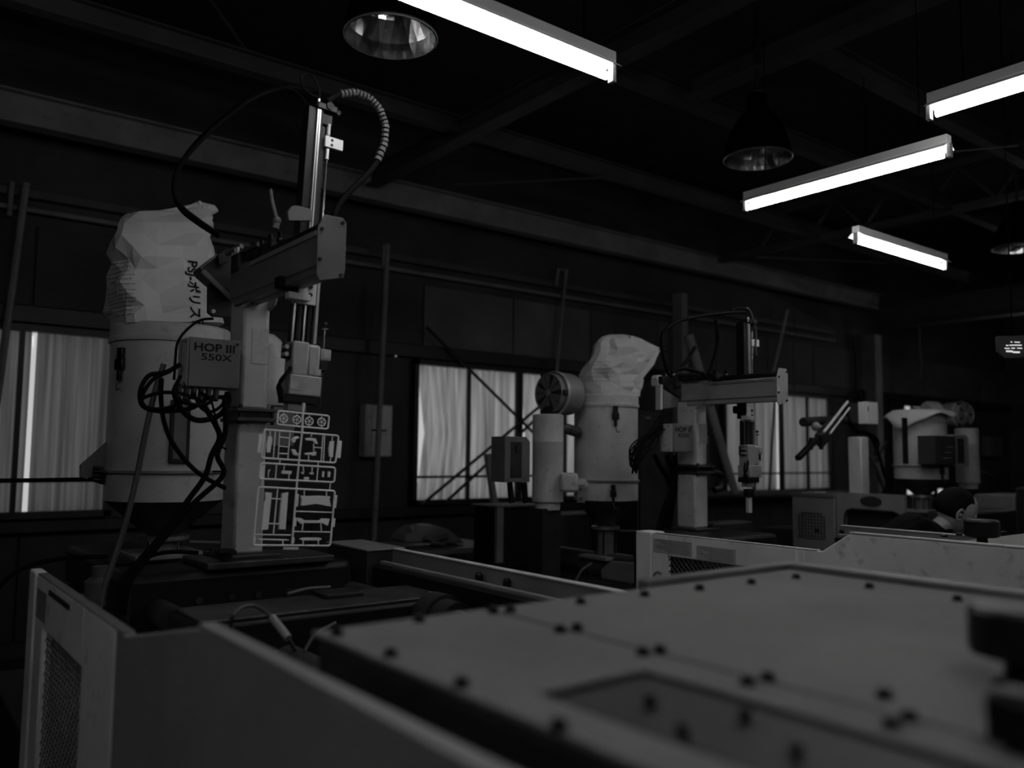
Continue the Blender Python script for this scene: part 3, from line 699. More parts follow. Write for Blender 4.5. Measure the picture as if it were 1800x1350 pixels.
# spiral wrap round the big loop
mb = MB()
path = PL(2.78, (598, 165), (625, 162), (650, 172), (668, 192), (678, 220), (676, 252), (662, 285))
for i in range(len(path)-1):
    for kx in range(4):
        a = path[i].lerp(path[i+1], kx/4); b = path[i].lerp(path[i+1], kx/4+.16); mb.cyl(a, b, .0145, n=10)
mb.build('spiral_wrap', 'hose', r1)
cable('air_hose', PL(2.80, (562, 172), (545, 165), (532, 150), (530, 135), (540, 129), (552, 137), (560, 155), (562, 172)), .0045, '', parent=r1)
for d in (0, 1, 2):
    cable('air_hose', PL(3.1+.03*d, (552, 160-d), (505, 153-2*d), (450, 170-2*d), (400, 205-2*d), (345, 255-2*d), (312, 300), (306, 335+d), (318, 362+3*d), (350, 388+3*d), (385, 412+2*d)), .0085, '', parent=r1)
cable('air_hose', PL(2.9, (490, 152), (515, 158), (532, 172), (538, 185)), .004, '', parent=r1)
# cable loops under the nameplate box
cable('coiled_cable', [P(px, py, y=3.10+.02*math.sin(i)) for i, (px, py) in enumerate([(318, 640), (290, 655), (262, 660), (247, 685), (250, 712), (275, 722), (310, 722), (340, 716), (365, 700), (395, 698)])], .0085, 'thick black cable loop hanging left of the nameplate box of the nearest robot', 'coiled cables under the nameplate box')
cable('coiled_cable', PL(3.06, (300, 652), (268, 668), (249, 700), (262, 718), (300, 716), (332, 700), (318, 692), (285, 690), (255, 698), (247, 706)), .007, 'thin black cable ring hanging left of the nameplate box, inside the thick loop', 'coiled cables under the nameplate box')
cable('coiled_cable', PL(3.02, (306, 690), (315, 715), (338, 736), (362, 738), (388, 728), (402, 705), (400, 688)), .010, 'heavy black cable sagging below the nameplate box of the nearest robot', 'coiled cables under the nameplate box')
cable('coiled_cable', PL(3.05, (340, 690), (352, 715), (370, 724), (390, 712), (398, 690)), .006, 'thin black cable sagging inside the heavy one below the nameplate box', 'coiled cables under the nameplate box')
cable('coiled_cable', PL(3.00, (318, 660), (305, 690), (322, 706), (350, 712), (372, 704), (352, 690)), .007, 'black cable twisted close under the nameplate box of the nearest robot', 'coiled cables under the nameplate box')
cable('air_hose', PL(3.12, (375, 560), (352, 563), (328, 580), (312, 603), (308, 635), (306, 668)), .005, '', parent=r1)
mb = MB()
for i in range(6): mb.cyl(P(316+i*13, 676, y=3.08), P(313+i*13, 700+4*(i % 2), y=3.06), .011, n=10)
mb.build('cable_glands', 'black', r1)
cable('hanging_cable', PL(3.10, (284, 665), (283, 700), (288, 740), (302, 776), (328, 812), (358, 838), (396, 858)), .0085, 'black cable curving from the coil down to the right towards the column foot')
cable('hanging_cable', PL(3.05, (358, 712), (378, 745), (386, 770), (372, 800), (360, 838), (330, 880), (290, 935), (232, 1000), (212, 1030), (204, 1075)), .0105, 'thick black cable running from the box down left across the hopper cone')
cable('hanging_cable', PL(3.0, (395, 700), (396, 760), (382, 800), (392, 835), (340, 885), (292, 942), (240, 1005), (224, 1035), (216, 1080)), .010, 'second thick black cable beside the column, crossing down left over the hopper cone')
cable('hanging_cable', PL(3.02, (372, 705), (385, 760), (388, 782), (398, 790)), .004, 'thin black wire dropping along the left edge of the nearest robot column')
cable('grey_hose', PL(3.2, (288, 640), (272, 690), (256, 760), (240, 840), (222, 915), (203, 975), (186, 1025), (180, 1065)), .0105, 'straight grey hose slanting from the coil to the valve block', m='hose')
cable('floor_cable', PL(3.3, (348, 972), (310, 970), (275, 974), (245, 988), (225, 1008)), .008, 'black cable arching over the top of the fixed platen by the column foot')
cable('floor_cable', PL(3.5, (-30, 1070), (10, 1020), (50, 995), (110, 982), (190, 978)), .008, 'black cable arching behind the far left corner of the nearest guard')
mb = MB()
random.seed(3)
for i in range(12):
    c = P(385+random.uniform(-22, 25), 972+random.uniform(-5, 5), y=3.12+random.uniform(-.02, .05)); mb.obox(c, X, Y, Z, .02+random.random()*.02, .02, .015)
mb.build('clamp_fittings', 'dark', r1)

# ================================================================ the moulded frame held by the gripper
YR = 2.72
def R(u, v, d=0.): return P(400+u/4.821, 700+v/4.821, y=YR)+Y*d
run = thing('moulded_runner', 'pale plastic runner frame of small moulded car parts hanging from the gripper', 'plastic frame', R(560, 1240))
def rail(pts, rr=.0034, closed=False, name='runner_rail'):
    return MB().tube([R(*p) for p in pts], rr, n=8, closed=closed, smooth=False).build(name, 'resin', run)
def rrect(a, b, c, d, k=22):
    """rounded frame through four corners"""
    cs = [V((*p, 0)) for p in (a, b, c, d)]; out = []
    for i in range(4):
        p, pv, nx = cs[i], cs[i-1], cs[(i+1) % 4]
        e0, e1 = (pv-p).normalized(), (nx-p).normalized()
        for t_ in (0, .25, .5, .75, 1):
            w = (1-t_)**2; w2 = t_**2
            pt = (p+e0*k)*w + p*2*t_*(1-t_) + (p+e1*k)*w2; out.append((pt.x, pt.y))
    return out
rail(rrect((430, 107), (862, 150), (850, 262), (418, 222)), closed=True, name='runner_frame')
rail(rrect((312, 265), (942, 318), (915, 548), (285, 505)), closed=True, name='runner_frame')
rail(rrect((282, 548), (912, 588), (905, 712), (268, 682)), closed=True, name='runner_frame')
rail(rrect((262, 752), (910, 785), (870, 1250), (215, 1245)), closed=True, name='runner_frame')
for a, b in (((645, 60), (638, 128)), ((638, 128), (632, 285)), ((632, 285), (606, 520)), ((606, 520), (590, 690)), ((590, 690), (545, 1250))):
    rail([a, b], .0042 if a[1] < 250 else .0036)
for (u, v) in ((475, 172), (587, 182), (692, 195), (797, 202)):
    w = MB().tube([R(u+33*math.cos(t_*math.pi/9), v+33*math.sin(t_*math.pi/9)) for t_ in range(18)], .0022, n=6, closed=True, smooth=False)
    w.cyl(R(u, v, -.003), R(u, v, .003), .0022, n=10)
    for t_ in range(5):
        w.beam(R(u, v), R(u+30*math.cos(t_*1.2566+.5), v+30*math.sin(t_*1.2566+.5)), .0022, .0025, up=Y)
    w.build('wheel_part', 'resin', run)
    rail([(u, v-34), (u+1, v-62)], .0016, name='sprue_stub'); rail([(u, v+34), (u-2, v+58)], .0016, name='sprue_stub')
for a, b in (((405, 275), (388, 505)), ((442, 278), (428, 512)), ((530, 285), (510, 518)), ((808, 305), (792, 538)), ((822, 306), (812, 540)),
             ((445, 330), (520, 338)), ((432, 405), (515, 414)), ((430, 468), (508, 472)), ((728, 385), (730, 450)), ((730, 415), (800, 422)),
             ((415, 560), (405, 690)), ((768, 575), (755, 700)), ((640, 570), (645, 625)), ((718, 580), (715, 625)), ((720, 290), (707, 325)), ((770, 540), (765, 575)), ((445, 525), (440, 555)),
             ((295, 690), (292, 752)), ((870, 715), (865, 780)), ((425, 765), (388, 1150)), ((370, 850), (462, 855)), ((350, 1062), (440, 1066)), ((232, 1155), (535, 1160)),
             ((575, 958), (885, 968)), ((558, 1130), (868, 1135)), ((650, 775), (650, 830)), ((838, 785), (838, 835)), ((640, 1060), (632, 1120)), ((790, 1060), (795, 1125)),
             ((290, 1200), (288, 1245)), ((468, 1200), (470, 1245)), ((640, 1205), (640, 1245)), ((768, 1205), (768, 1245)), ((362, 275), (360, 320)), ((888, 320), (885, 365)), ((875, 500), (868, 545)),
             ((480, 555), (478, 610)), ((522, 645), (518, 688)), ((550, 350), (600, 335)), ((590, 470), (606, 475)), ((685, 480), (688, 522))):
    rail([a, b], .0023, name='sprue')
def part(pts, d=.006, name='moulded_part', curve=0.):
    return MB().prism([R(*p) for p in pts], (0, d, 0)).build(name, 'resin', run, bevel=.0008)
part([(268, 303), (310, 308), (292, 465), (252, 460)], .002, 'runner_tab'); part([(940, 358), (971, 362), (958, 508), (925, 505)], .002, 'runner_tab')
part([(285, 560), (322, 562), (310, 682), (270, 675)], .002, 'runner_tab'); part([(580, 808), (606, 812), (598, 920), (572, 916)], .002, 'runner_tab')
part([(903, 818), (932, 822), (920, 932), (893, 928)], .002, 'runner_tab'); part([(888, 1016), (916, 1020), (908, 1092), (880, 1088)], .002, 'runner_tab')
part([(562, 1008), (588, 1012), (582, 1087), (555, 1084)], .002, 'runner_tab'); part([(545, 1178), (570, 1182), (565, 1232), (540, 1230)], .002, 'runner_tab')
part([(475, 1260), (605, 1262), (600, 1285), (470, 1283)], .002, 'runner_tab'); part([(218, 1172), (244, 1175), (236, 1228), (214, 1226)], .002, 'runner_tab')
part([(322, 795), (377, 802), (345, 1112), (284, 1118), (288, 1100), (312, 880), (326, 860)], .012, 'side_panel')
part([(465, 806), (516, 798), (513, 830), (492, 1120), (480, 1110), (438, 1112), (455, 900)], .012, 'side_panel')
part([(622, 824), (680, 830), (780, 826), (872, 832), (866, 860), (878, 916), (850, 914), (750, 895), (640, 912), (625, 908), (632, 860)], .012, 'roof_part')
part([(592, 1014), (630, 1018), (650, 1035), (780, 1036), (805, 1018), (868, 1022), (850, 1082), (800, 1058), (645, 1058), (625, 1068), (592, 1040)], .010, 'bumper_part')
part([(610, 1192), (640, 1182), (780, 1182), (802, 1192), (780, 1206), (640, 1206)], .006, 'lens_part')
part([(262, 1188), (500, 1195), (525, 1202), (520, 1208), (262, 1200)], .004, 'strip_part')
part([(345, 320), (375, 322), (380, 350), (362, 462), (335, 460), (332, 400)], .008); part([(872, 365), (905, 362), (895, 500), (865, 496), (858, 430)], .008)
part([(540, 350), (570, 325), (600, 322), (612, 340), (585, 345), (570, 378), (545, 372)], .008); part([(540, 432), (575, 434), (588, 462), (608, 470), (598, 490), (560, 480)], .008)
part([(660, 340), (700, 334), (750, 342), (768, 388), (745, 386), (725, 362), (665, 356)], .008); part([(655, 465), (715, 458), (755, 452), (750, 485), (720, 488), (700, 478), (660, 480)], .008)
part([(462, 612), (545, 616), (542, 645), (458, 640)], .006); part([(625, 622), (650, 628), (648, 645), (628, 640)], .006); part([(700, 628), (732, 630), (728, 648), (698, 644)], .006)
part([(650, 668), (692, 668), (690, 690), (648, 690)], .005); part([(805, 618), (822, 620), (818, 670), (802, 668)], .005); part([(852, 620), (875, 622), (870, 670), (850, 668)], .005)
part([(345, 610), (365, 602), (362, 612), (352, 625), (350, 672), (342, 672)], .004)
# sprue grips: the stalk caught by the gripper jaw
MB().cyl(R(645, 40), R(640, 110), .006, .004, n=10).build('sprue_stalk', 'resin', run)
# ================================================================ hopper dryers
def dryer(label, c, zs, R0, side=None, latch=None, sight=None, lid=True, m='light'):
    """c = axis; zs = (lid top, ring, body bottom, band bottom, cone bottom, spout bottom)"""
    zt, zr, zb, zk, zc_, zsp = zs; c = V((c[0], c[1], 0)); r = thing('hopper_dryer', label, 'dryer', (c.x, c.y, zsp))
    n = 40
    body = MB().lathe(c, [(R0*.98, zt-.05), (R0*1.0, zt-.055), (R0*1.0, zb+.012), (R0*1.03, zb+.010), (R0*1.03, zb)][::-1], n=n).build('body', m, r)
    MB().lathe(c, [(R0*1.035, zt-.085), (R0*1.045, zt-.08), (R0*1.045, zt-.065), (R0*1.02, zt-.06), (R0*1.02, zt-.01), (R0*.98, zt), (R0*.5, zt+.006)], n=n).build('lid', m, r)
    MB().lathe(c, [(R0*1.05, zb-.006), (R0*1.06, zb-.004), (R0*1.06, zb+.006), (R0*1.0, zb+.010)], n=n).build('clamp_ring', 'midgrey', r)
    MB().lathe(c, [(R0*1.0, zk), (R0*1.0, zb)], n=n).build('lower_band', m, r)
    MB().lathe(c, [(R0*.27, zc_), (R0*.99, zk)], n=n).build('cone', 'greasy', r)
    MB().lathe(c, [(R0*.42, zc_-.02), (R0*.44, zc_-.015), (R0*.44, zc_), (R0*.28, zc_+.004)], n=28).build('cone_flange', 'alu', r)
    MB().lathe(c, [(R0*.26, zsp+.02), (R0*.26, zc_-.02)], n=28).build('sight_tube', 'glassy', r)
    for a in range(4):
        x, y = math.cos(a*1.57+.6)*R0*.32, math.sin(a*1.57+.6)*R0*.32
        MB().cyl(c+V((x, y, zsp+.01)), c+V((x, y, zc_-.01)), .006, n=8).build('tie_rod', 'chrome', r)
    MB().box(c.x-R0*.6, c.x+R0*.6, c.y-R0*.6, c.y+R0*.6, zsp, zsp+.022).build('base_plate', 'midgrey', r, bevel=.004)
    MB().beam(c+V((R0*.4, -R0*.2, zc_-.03)), c+V((R0*.4+.12, -R0*.45, zc_-.035)), .012, .01).build('slide_handle', 'alu', r)
    def arc(a): return c+V((math.cos(rad(a)), math.sin(rad(a)), 0))*R0
    def latch_at(a, z, s=1.):
        o = V((math.cos(rad(a)), math.sin(rad(a)), 0)); w = Z.cross(o); p = arc(a)+V((0, 0, z))
        l = MB().obox(p+o*.01+Z*.03*s, o, w, Z, .02, .035*s, .06*s).obox(p+o*.014-Z*.015*s, o, w, Z, .02, .05*s, .05*s).obox(p+o*.014-Z*.06*s, o, w, Z, .015, .022*s, .06*s)
        l.build('latch', 'black', r, bevel=.004)
        MB().tube([p+o*.02-Z*.085*s, p+o*.025-Z*.11*s, p+o*.03-Z*.13*s+w*.01, p+o*.03-Z*.125*s+w*.025], .003, n=6).build('latch_hook', 'greasy', r)
    for l in latch or (): latch_at(*l)
    if sight:
        a, z0, z1, wd = sight; o = V((math.cos(rad(a)), math.sin(rad(a)), 0)); w = Z.cross(o); p = arc(a)
        sp = MB().obox(p+Z*(z0+z1)/2+o*.003, o, w, Z, .02, wd, z1-z0).build('sight_window', 'dark', r, bevel=.004)
        MB().obox(p+Z*(z0+z1)/2+o*.008, o, w, Z, .014, wd*.62, (z1-z0)*.86).build('window_pane', 'glassy', sp)
    return r, c
# --- dryer one
d1, c1 = dryer('large hopper dryer of the first machine, behind the coiled cables, bag on top', (1.14, 4.10), (2.17, 2.1, 1.50, 1.37, 1.205, 1.11), .262,
               latch=[(205, 1.99, 1.0), (-72, 1.98, .8)], sight=(-95, 1.54, 1.82, .085), m='dryer1')
MB().lathe(V((1.68, 4.15, 1.83)), [(.085, 0), (.095, .02), (.095, .20), (.06, .25)], n=28).build('heater_drum', 'light', d1)
MB().box(1.60, 1.76, 4.08, 4.24, 1.62, 1.83).build('heater_base', 'grey', d1, bevel=.01)
MB().tube([V((1.68, 4.15, 2.02)), V((1.66, 4.2, 2.16)), V((1.5, 4.2, 2.10)), V((1.38, 4.15, 2.02))], .05, n=14).build('air_duct', 'light', d1)
bk = MB().prism([P(141, 818, y=4.1), P(190, 775, y=4.1), P(198, 775, y=4.1), P(198, 850, y=4.1), P(180, 852, y=4.1), P(141, 838, y=4.1)], (0, .02, 0)).build('side_bracket', 'grey', d1, bevel=.002)
mb = MB()
for i in range(4): mb.cyl(P(164, 822+7*i, y=4.08), P(182, 824+7*i, y=4.08), .009, n=8)
mb.build('plugs', 'black', bk)
MB().cyl(P(176, 828, y=4.06), P(396, 829, y=3.84), .006, n=8).build('clamp_rod', 'chrome', d1)
cable('supply_cable', [P(-40, 845, y=4.3), P(60, 844, y=4.3), P(120, 843, y=4.2), P(166, 842, y=4.08)], .009, 'black cable running level from the left edge to the bracket on the large hopper')
MB().box(1.62, 1.70, 4.10, 4.20, 0, 1.62).build('stand_leg', 'dark', d1)
# --- dryer two with its side unit
d2, c2 = dryer('hopper dryer of the second machine, cylinder with black latch below a folded bag', (3.95, 4.06), (1.995, 1.9, 1.425, 1.30, 1.125, .915), .213,
               latch=[(-118, 1.86, .9), (-122, 1.36, .8)])
MB().box(4.07, 4.27, 4.30, 4.34, 1.18, 1.42).build('back_plate', 'light', d2, bevel=.003)
def side_unit(r, c, R0, z0, z1, dirv, Rf, fz=None, m='light'):
    """heater drum with a blower on top; dirv = where the blower's slotted face looks"""
    c = V((c[0], c[1], 0)); dv = V(dirv).normalized()
    MB().lathe(c, [(R0*.80, z0-.05), (R0*.82, z0-.005), (R0*1.0, z0), (R0*1.02, z0+.006), (R0, z0+.014), (R0, (z0+z1)/2+.1), (R0*1.012, (z0+z1)/2+.102), (R0, (z0+z1)/2+.106), (R0, z1-.02), (R0*1.01, z1-.016), (R0*1.01, z1-.004), (R0*.9, z1+.004)], n=32).build('heater_drum', m, r)
    f = c+V((0, 0, fz)); e = f-dv*.17
    mb = MB().lathe(f, [(Rf*1.06, -.20), (Rf*1.12, -.17), (Rf*1.12, -.06), (Rf*1.04, -.055), (Rf*1.04, -.012), (Rf*.98, -.008)], axis=dv, n=32)
    bl = mb.build('blower_housing', 'midgrey', r)
    MB().lathe(f-dv*.04, [(Rf*1.13, -.02), (Rf*1.18, -.018), (Rf*1.18, .0), (Rf*1.13, .004)], axis=dv, n=32, cap=False).build('flange', 'cast', bl)
    # slotted end cap: sectors with dark gaps between them
    u = dv.cross(Z).normalized(); w = u.cross(dv)
    MB().lathe(f, [(Rf*.97, -.012), (Rf*.97, -.006)], axis=dv, n=28).build('fan_shadow', 'gasket', bl)
    for k in range(10):
        a0, a1 = rad(36*k+(9 if k % 2 else 2)), rad(36*k+(34 if k % 2 else 27)); pts = []
        for a, rr in ((a0, Rf*.16), (a0, Rf*.93), ((a0+a1)/2, Rf*.95), (a1, Rf*.93), (a1, Rf*.16)):
            pts.append(f+u*math.cos(a)*rr+w*math.sin(a)*rr+dv*-.004)
        MB().prism(pts, dv*.006).build('fan_blade', 'armgrey', bl)
    MB().lathe(f, [(Rf*.2, -.003), (Rf*.2, .008), (Rf*.1, .014)], axis=dv, n=16).build('hub', 'midgrey', bl)
    MB().lathe(f, [(Rf*.95, -.004), (Rf*1.0, .004), (Rf*1.04, .0), (Rf*1.04, -.01)], axis=dv, n=32, cap=False).build('face_rim', 'midgrey', bl)
    for k in range(3):
        a = rad(120*k+180); q = f+u*math.cos(a)*Rf*1.08+w*math.sin(a)*Rf*1.08; MB().obox(q-dv*.02, u, w, dv, .03, .03, .03).build('lug', 'dark', bl, bevel=.003)
    MB().cyl(c+V((0, 0, z1)), c+V((0, 0, fz-Rf*.9))-dv*.07, R0*.55, n=20).build('neck', 'dark', r)
fc = P(962, 697, y=3.98); sc_ = P(963, 800, y=4.06)
side_unit(d2, (sc_.x, 4.06), .098, 1.30, 1.845, (-1, -.06, 0), .122, fz=1.985)
MB().lathe(V((sc_.x+.12, 4.16, 1.99)), [(.10, 0), (.105, .02), (.105, .16), (.08, .20)], axis=(.95, .3, 0), n=28).build('blower_motor', 'armgrey', d2)
MB().tube([V((sc_.x+.09, 4.06, 1.76)), V((sc_.x+.16, 4.06, 1.76)), V((sc_.x+.26, 4.06, 1.74))], .035, n=14).build('air_pipe', 'greasy', d2)
MB().tube([V((sc_.x+.07, 4.06, 1.40)), V((sc_.x+.20, 4.04, 1.41)), V((sc_.x+.30, 4.04, 1.40))], .040, n=14).build('air_pipe', 'light', d2)
MB().obox(P(1000, 848, y=3.9), V((.8, -.6, 0)), V((.6, .8, 0)), Z, .11, .1, .12).build('outlet_box', 'light', d2, bevel=.02)
MB().obox(P(1021, 868, y=3.86), V((.8, -.6, 0)), V((.6, .8, 0)), Z, .05, .02, .11).build('switch_plate', 'midgrey', d2, bevel=.002)
for py in (860, 876): MB().cyl(P(1021, py, y=3.848), P(1021, py, y=3.83), .007, n=10).build('switch_knob', 'black', d2)
def control_box(r, px0, px1, py0, py1, y, dep=.14, dark=False):
    a, b = P(px0, py1, y=y), P(px1, py0, y=y)
    bx_ = MB().prism([(a.x, y, a.z), (b.x, y, a.z), (b.x, y, b.z-.03), (b.x-.03, y, b.z), (a.x, y, b.z)], (0, dep, 0)).build('control_box', 'grey' if not dark else 'midgrey', r, bevel=.003)
    w, h = b.x-a.x, b.z-a.z
    MB().box(a.x+w*.22, a.x+w*.66, y-.003, y, a.z+h*.10, a.z+h*.88).build('front_panel', 'dark', bx_, bevel=.001)
    MB().box(a.x+w*.42, a.x+w*.52, y-.010, y-.003, a.z+h*.66, a.z+h*.80).build('switch', 'gasket', bx_)
    MB().box(a.x+w*.26, a.x+w*.62, y-.006, y-.003, a.z+h*.12, a.z+h*.30).build('display', 'gasket', bx_)
    return bx_
control_box(d2, 887, 932, 768, 848, 4.0)
for px in (896, 921): MB().beam(P(px, 848, y=4.06), P(px+3, 884, y=4.06), .03, .02, up=Y).build('box_bracket', 'black', d2)
MB().box(3.35, 3.5, 4.0, 4.15, 0, 1.26).build('stand_leg', 'dark', d2)
# --- dryer three, farther
y3 = 3.45; a3 = P(1618, 800, y=y3)
d3, c3 = dryer('far hopper dryer of the third machine, cloth draped over its rim', (a3.x, y3), (1.975, 1.95, 1.53, 1.425, 1.29, 1.15), .205, latch=[(-108, 1.50, .8)], m='dryer3')
MB().obox(P(1591, 775, y=3.30), X, Y, Z, .05, .02, .36).build('level_strip', 'black', d3)
s3 = P(1695, 800, y=3.42)
side_unit(d3, (s3.x+.06, 3.42), .095, 1.38, 1.86, (-.25, -.97, 0), .100, fz=1.99, m='dryer3')
MB().lathe(V((s3.x-.06, 3.72, 2.0)), [(.09, 0), (.115, .02), (.115, .10), (.09, .12)], axis=(.9, -.4, 0), n=28).build('blower_motor', 'dryer3', d3)
b3 = control_box(d3, 1678, 1702, 765, 820, 3.2, dark=True)
a, b = P(1645, 817, y=3.18), P(1679, 767, y=3.18)
pb = MB().box(a.x, b.x, 3.18, 3.32, a.z, b.z).build('dark_panel_box', 'gasket', d3, bevel=.003)
mb = MB()
for k, (u0, u1) in enumerate(((.35, .75), (.45, .8), (.55, .9))): mb.box(a.x+(b.x-a.x)*u0, a.x+(b.x-a.x)*u1, 3.178, 3.18, a.z+.05+.045*k, a.z+.056+.045*k)
mb.build('faded_lettering', 'inkgrey', pb)
MB().box(s3.x+.10, s3.x+.16, 3.4, 3.5, 0, 1.35).build('stand_leg', 'dark', d3)

# ================================================================ paper bags upside down on the hoppers
def bag(rings, n, label, seed, amp=.012, squareness=.35, cat='paper bag', step=3):
    """rings = (centre, half width vector, half depth vector); facets like creased paper"""
    random.seed(seed); mb = MB(); vs = []
    rr = []
    for i in range(len(rings)-1):
        for k in range(step):
            t_ = k/step; rr.append(tuple(a.lerp(b, t_) for a, b in zip(rings[i], rings[i+1])))
    rr.append(rings[-1])
    for j, (c, hx, hy) in enumerate(rr):
        for i in range(n):
            a = 2*math.pi*i/n; ca, sa = math.cos(a), math.sin(a)
            e = 1-squareness; f = lambda q: math.copysign(abs(q)**e, q)
            p = c+hx*f(ca)+hy*f(sa)
            o = (p-c).normalized() if (p-c).length > 1e-6 else Z
            k1 = noise.noise(p*7+V((seed, 0, 0))); k2 = noise.noise(p*16+V((0, seed, 0)))
            ridge = abs(noise.noise(p*9+V((0, 0, seed*2))))
            fade = 1 if 1 < j else .3
            p = p+o*(amp*1.6*k1+amp*.7*k2-amp*2.2*ridge+amp*.5)*fade
            vs.append(p)
    m = len(rr)
    fs = []
    for j in range(m-1):
        for i in range(n):
            a, b, c_, d = j*n+i, j*n+(i+1) % n, (j+1)*n+(i+1) % n, (j+1)*n+i
            fs += [(a, b, c_), (a, c_, d)] if (i+j) % 2 else [(a, b, d), (b, c_, d)]
    fs += [tuple(range(n))[::-1], tuple(range((m-1)*n, m*n))]
    mb.add(vs, fs)
    return mb
# directions across the line of sight for each bag
y = 4.10
def ring(pxl, pxr, py, yy, dep):
    a, b = P(pxl, py, y=yy), P(pxr, py, y=yy)
    return ((a+b)/2, (b-a)/2, V((.0, dep, 0)))
B1 = bag([ring(200, 384, 574, 4.10, .20), ring(199, 378, 545, 4.10, .17), ring(202, 364, 500, 4.10, .13), ring(207, 362, 460, 4.10, .13), ring(203, 366, 420, 4.10, .14), ring(205, 380, 400, 4.10, .12),
          ring(212, 374, 378, 4.10, .07), ring(275, 376, 372, 4.10, .05), ring(318, 372, 362, 4.10, .03), ring(340, 362, 356, 4.10, .018)], 22, '', 3, .028, .4, step=2)
bag1 = B1.build('paper_bag', 'paper', flat=True); tag(bag1, 'large creased paper bag with vertical black lettering on the nearest hopper', 'paper bag')
bt = bvh_of(B1)
lx = P(349, 516, y=3.9)
text('PSJ-\u30dd\u30ea\u30b9\u30c1', 'lettering', 'ink', bag1, P(350, 516, y=3.86), -Z, X, .062, stick=bt, w=.345, bold=.02)
MB().ball(P(351, 357, y=4.08), .012, n=8).ball(P(358, 366, y=4.06), .010, n=8).build('tied_end', 'paper', bag1, flat=True)
random.seed(5)
def stick_lines(par, bt, x0px, x1px, pys, ydep, h=.004, jitter=.4):
    vs = []; fs = []
    for py in pys:
        a, b = P(x0px, py, y=ydep), P(x1px-random.random()*jitter*(x1px-x0px), py+1.5, y=ydep)
        N_ = 16; row = []
        for i in range(N_+1):
            for dz in (0, h):
                p = a.lerp(b, i/N_)+Z*dz; d = (p-EYE).normalized()
                hit = bt.ray_cast(V((p.x, p.y-.4, p.z)), Y); q = hit[0]-Y*.003 if hit[0] is not None else None
                row.append(q)
        for i in range(N_):
            q4 = row[2*i], row[2*i+2], row[2*i+3], row[2*i+1]
            if all(v is not None for v in q4) and random.random() > .12:
                o = len(vs); vs.extend(q4); fs.append((o, o+1, o+2, o+3))
    mb = MB().add(vs, fs); return mb.build('fine_print', 'inkgrey', par, flat=True)
stick_lines(bag1, bt, 213, 246, [452, 460, 468, 476, 484, 494, 505, 513, 520, 526, 533, 541, 549], 3.9, .0045, .3)
# bag two: leans to the right, a twisted corner pointing away
B2 = bag([ring(1031, 1114, 698, 4.06, .15), ring(1028, 1118, 682, 4.06, .14), ring(1030, 1122, 660, 4.06, .11), ring(1036, 1134, 638, 4.06, .12),
          ring(1044, 1148, 625, 4.06, .10), ring(1050, 1150, 612, 4.06, .09), ring(1056, 1132, 600, 4.06, .06), ring(1064, 1112, 591, 4.06, .035), ring(1072, 1096, 588, 4.06, .012)], 18, '', 8, .026, .15, step=2)
# the pinched corner at the right
for v in B2.v:
    px_ = 0
bag2 = B2.build('paper_bag', 'paper', flat=True); tag(bag2, 'folded paper bag leaning right on the second hopper, its twisted corner sticking out', 'paper bag')
MB().prism([P(1108, 590, y=4.0), P(1160, 616, y=4.0), P(1150, 640, y=4.0), P(1128, 668, y=4.0), P(1112, 640, y=4.0)], (0, .08, 0)).build('folded_corner', 'paper', bag2, flat=True)
MB().ball(P(1160, 617, y=4.0), .010, n=8).build('twisted_tip', 'paper', bag2, flat=True)
MB().cyl(P(1160, 617, y=4.02), P(1173, 618, y=4.02), .006, n=8).build('tie_band', 'rubber', bag2)
stick_lines(bag2, bvh_of(B2), 1052, 1088, [634, 640, 646, 653, 660, 668], 3.9, .003, .4)
# cloth over dryer three
def drape():
    c = V((c3.x, c3.y, 0)); n = 40; vs = []; hs = []
    for i in range(n):
        a = 2*math.pi*i/n
        front = max(0, math.cos(a-rad(177)))
        drop = .035+.11*front**7+.012*math.sin(a*7)
        hs.append((a, drop))
    for k, (rr, f) in enumerate(((.01, 0), (.10, 0), (.205, 0), (.245, .25), (.262, .6), (.275, 1.0))):
        for a, d in hs: vs.append(c+V((math.cos(a)*rr, math.sin(a)*rr, 1.995-f*d-.012*(k > 2)+(.008*math.sin(a*5) if k > 2 else 0))))
    return MB().add(vs, [(k*n+i, k*n+(i+1) % n, (k+1)*n+(i+1) % n, (k+1)*n+i) for k in range(5) for i in range(n)])
o = drape().build('cover_cloth', 'paper'); tag(o, 'pale cloth draped over the rim of the far hopper, pointed at the front', 'cloth')
sm = o.modifiers.new('thick', 'SOLIDIFY'); sm.thickness = .003
# ================================================================ third machine and its robot
x3 = 6.04
m3 = thing('moulding_machine', 'far third machine with a rounded dark window and an oval badge', 'machine', (6.5, 3.3, 0))
a, b = P(1590, 868, x=x3), P(1470, 868, x=x3)
fr = MB(); y0, y1 = a.y, b.y; zt3 = 1.325
wy0, wy1, wz1 = P(1582, 900, x=x3).y, P(1485, 900, x=x3).y, P(1530, 897, x=x3).z
fr.prism([(x3, y0, .2), (x3, wy0, .2), (x3, wy0, zt3), (x3, y0, zt3)], (.03, 0, 0)).prism([(x3, wy1, .2), (x3, y1, .2), (x3, y1, zt3), (x3, wy1, zt3)], (.03, 0, 0))
fr.prism([(x3, wy0, wz1), (x3, wy1, wz1), (x3, wy1, zt3), (x3, wy0, zt3)], (.03, 0, 0))
for s, yy in ((1, wy0), (-1, wy1)):
    fr.prism([(x3, yy, wz1), (x3, yy+s*.05, wz1), (x3, yy+s*.015, wz1-.015), (x3, yy, wz1-.05)], (.03, 0, 0))
fr.build('front_panel', 'midgrey', m3)
MB().box(x3+.05, x3+.06, wy0-.02, wy1+.02, .3, wz1+.02).build('dark_window', 'gasket', m3)
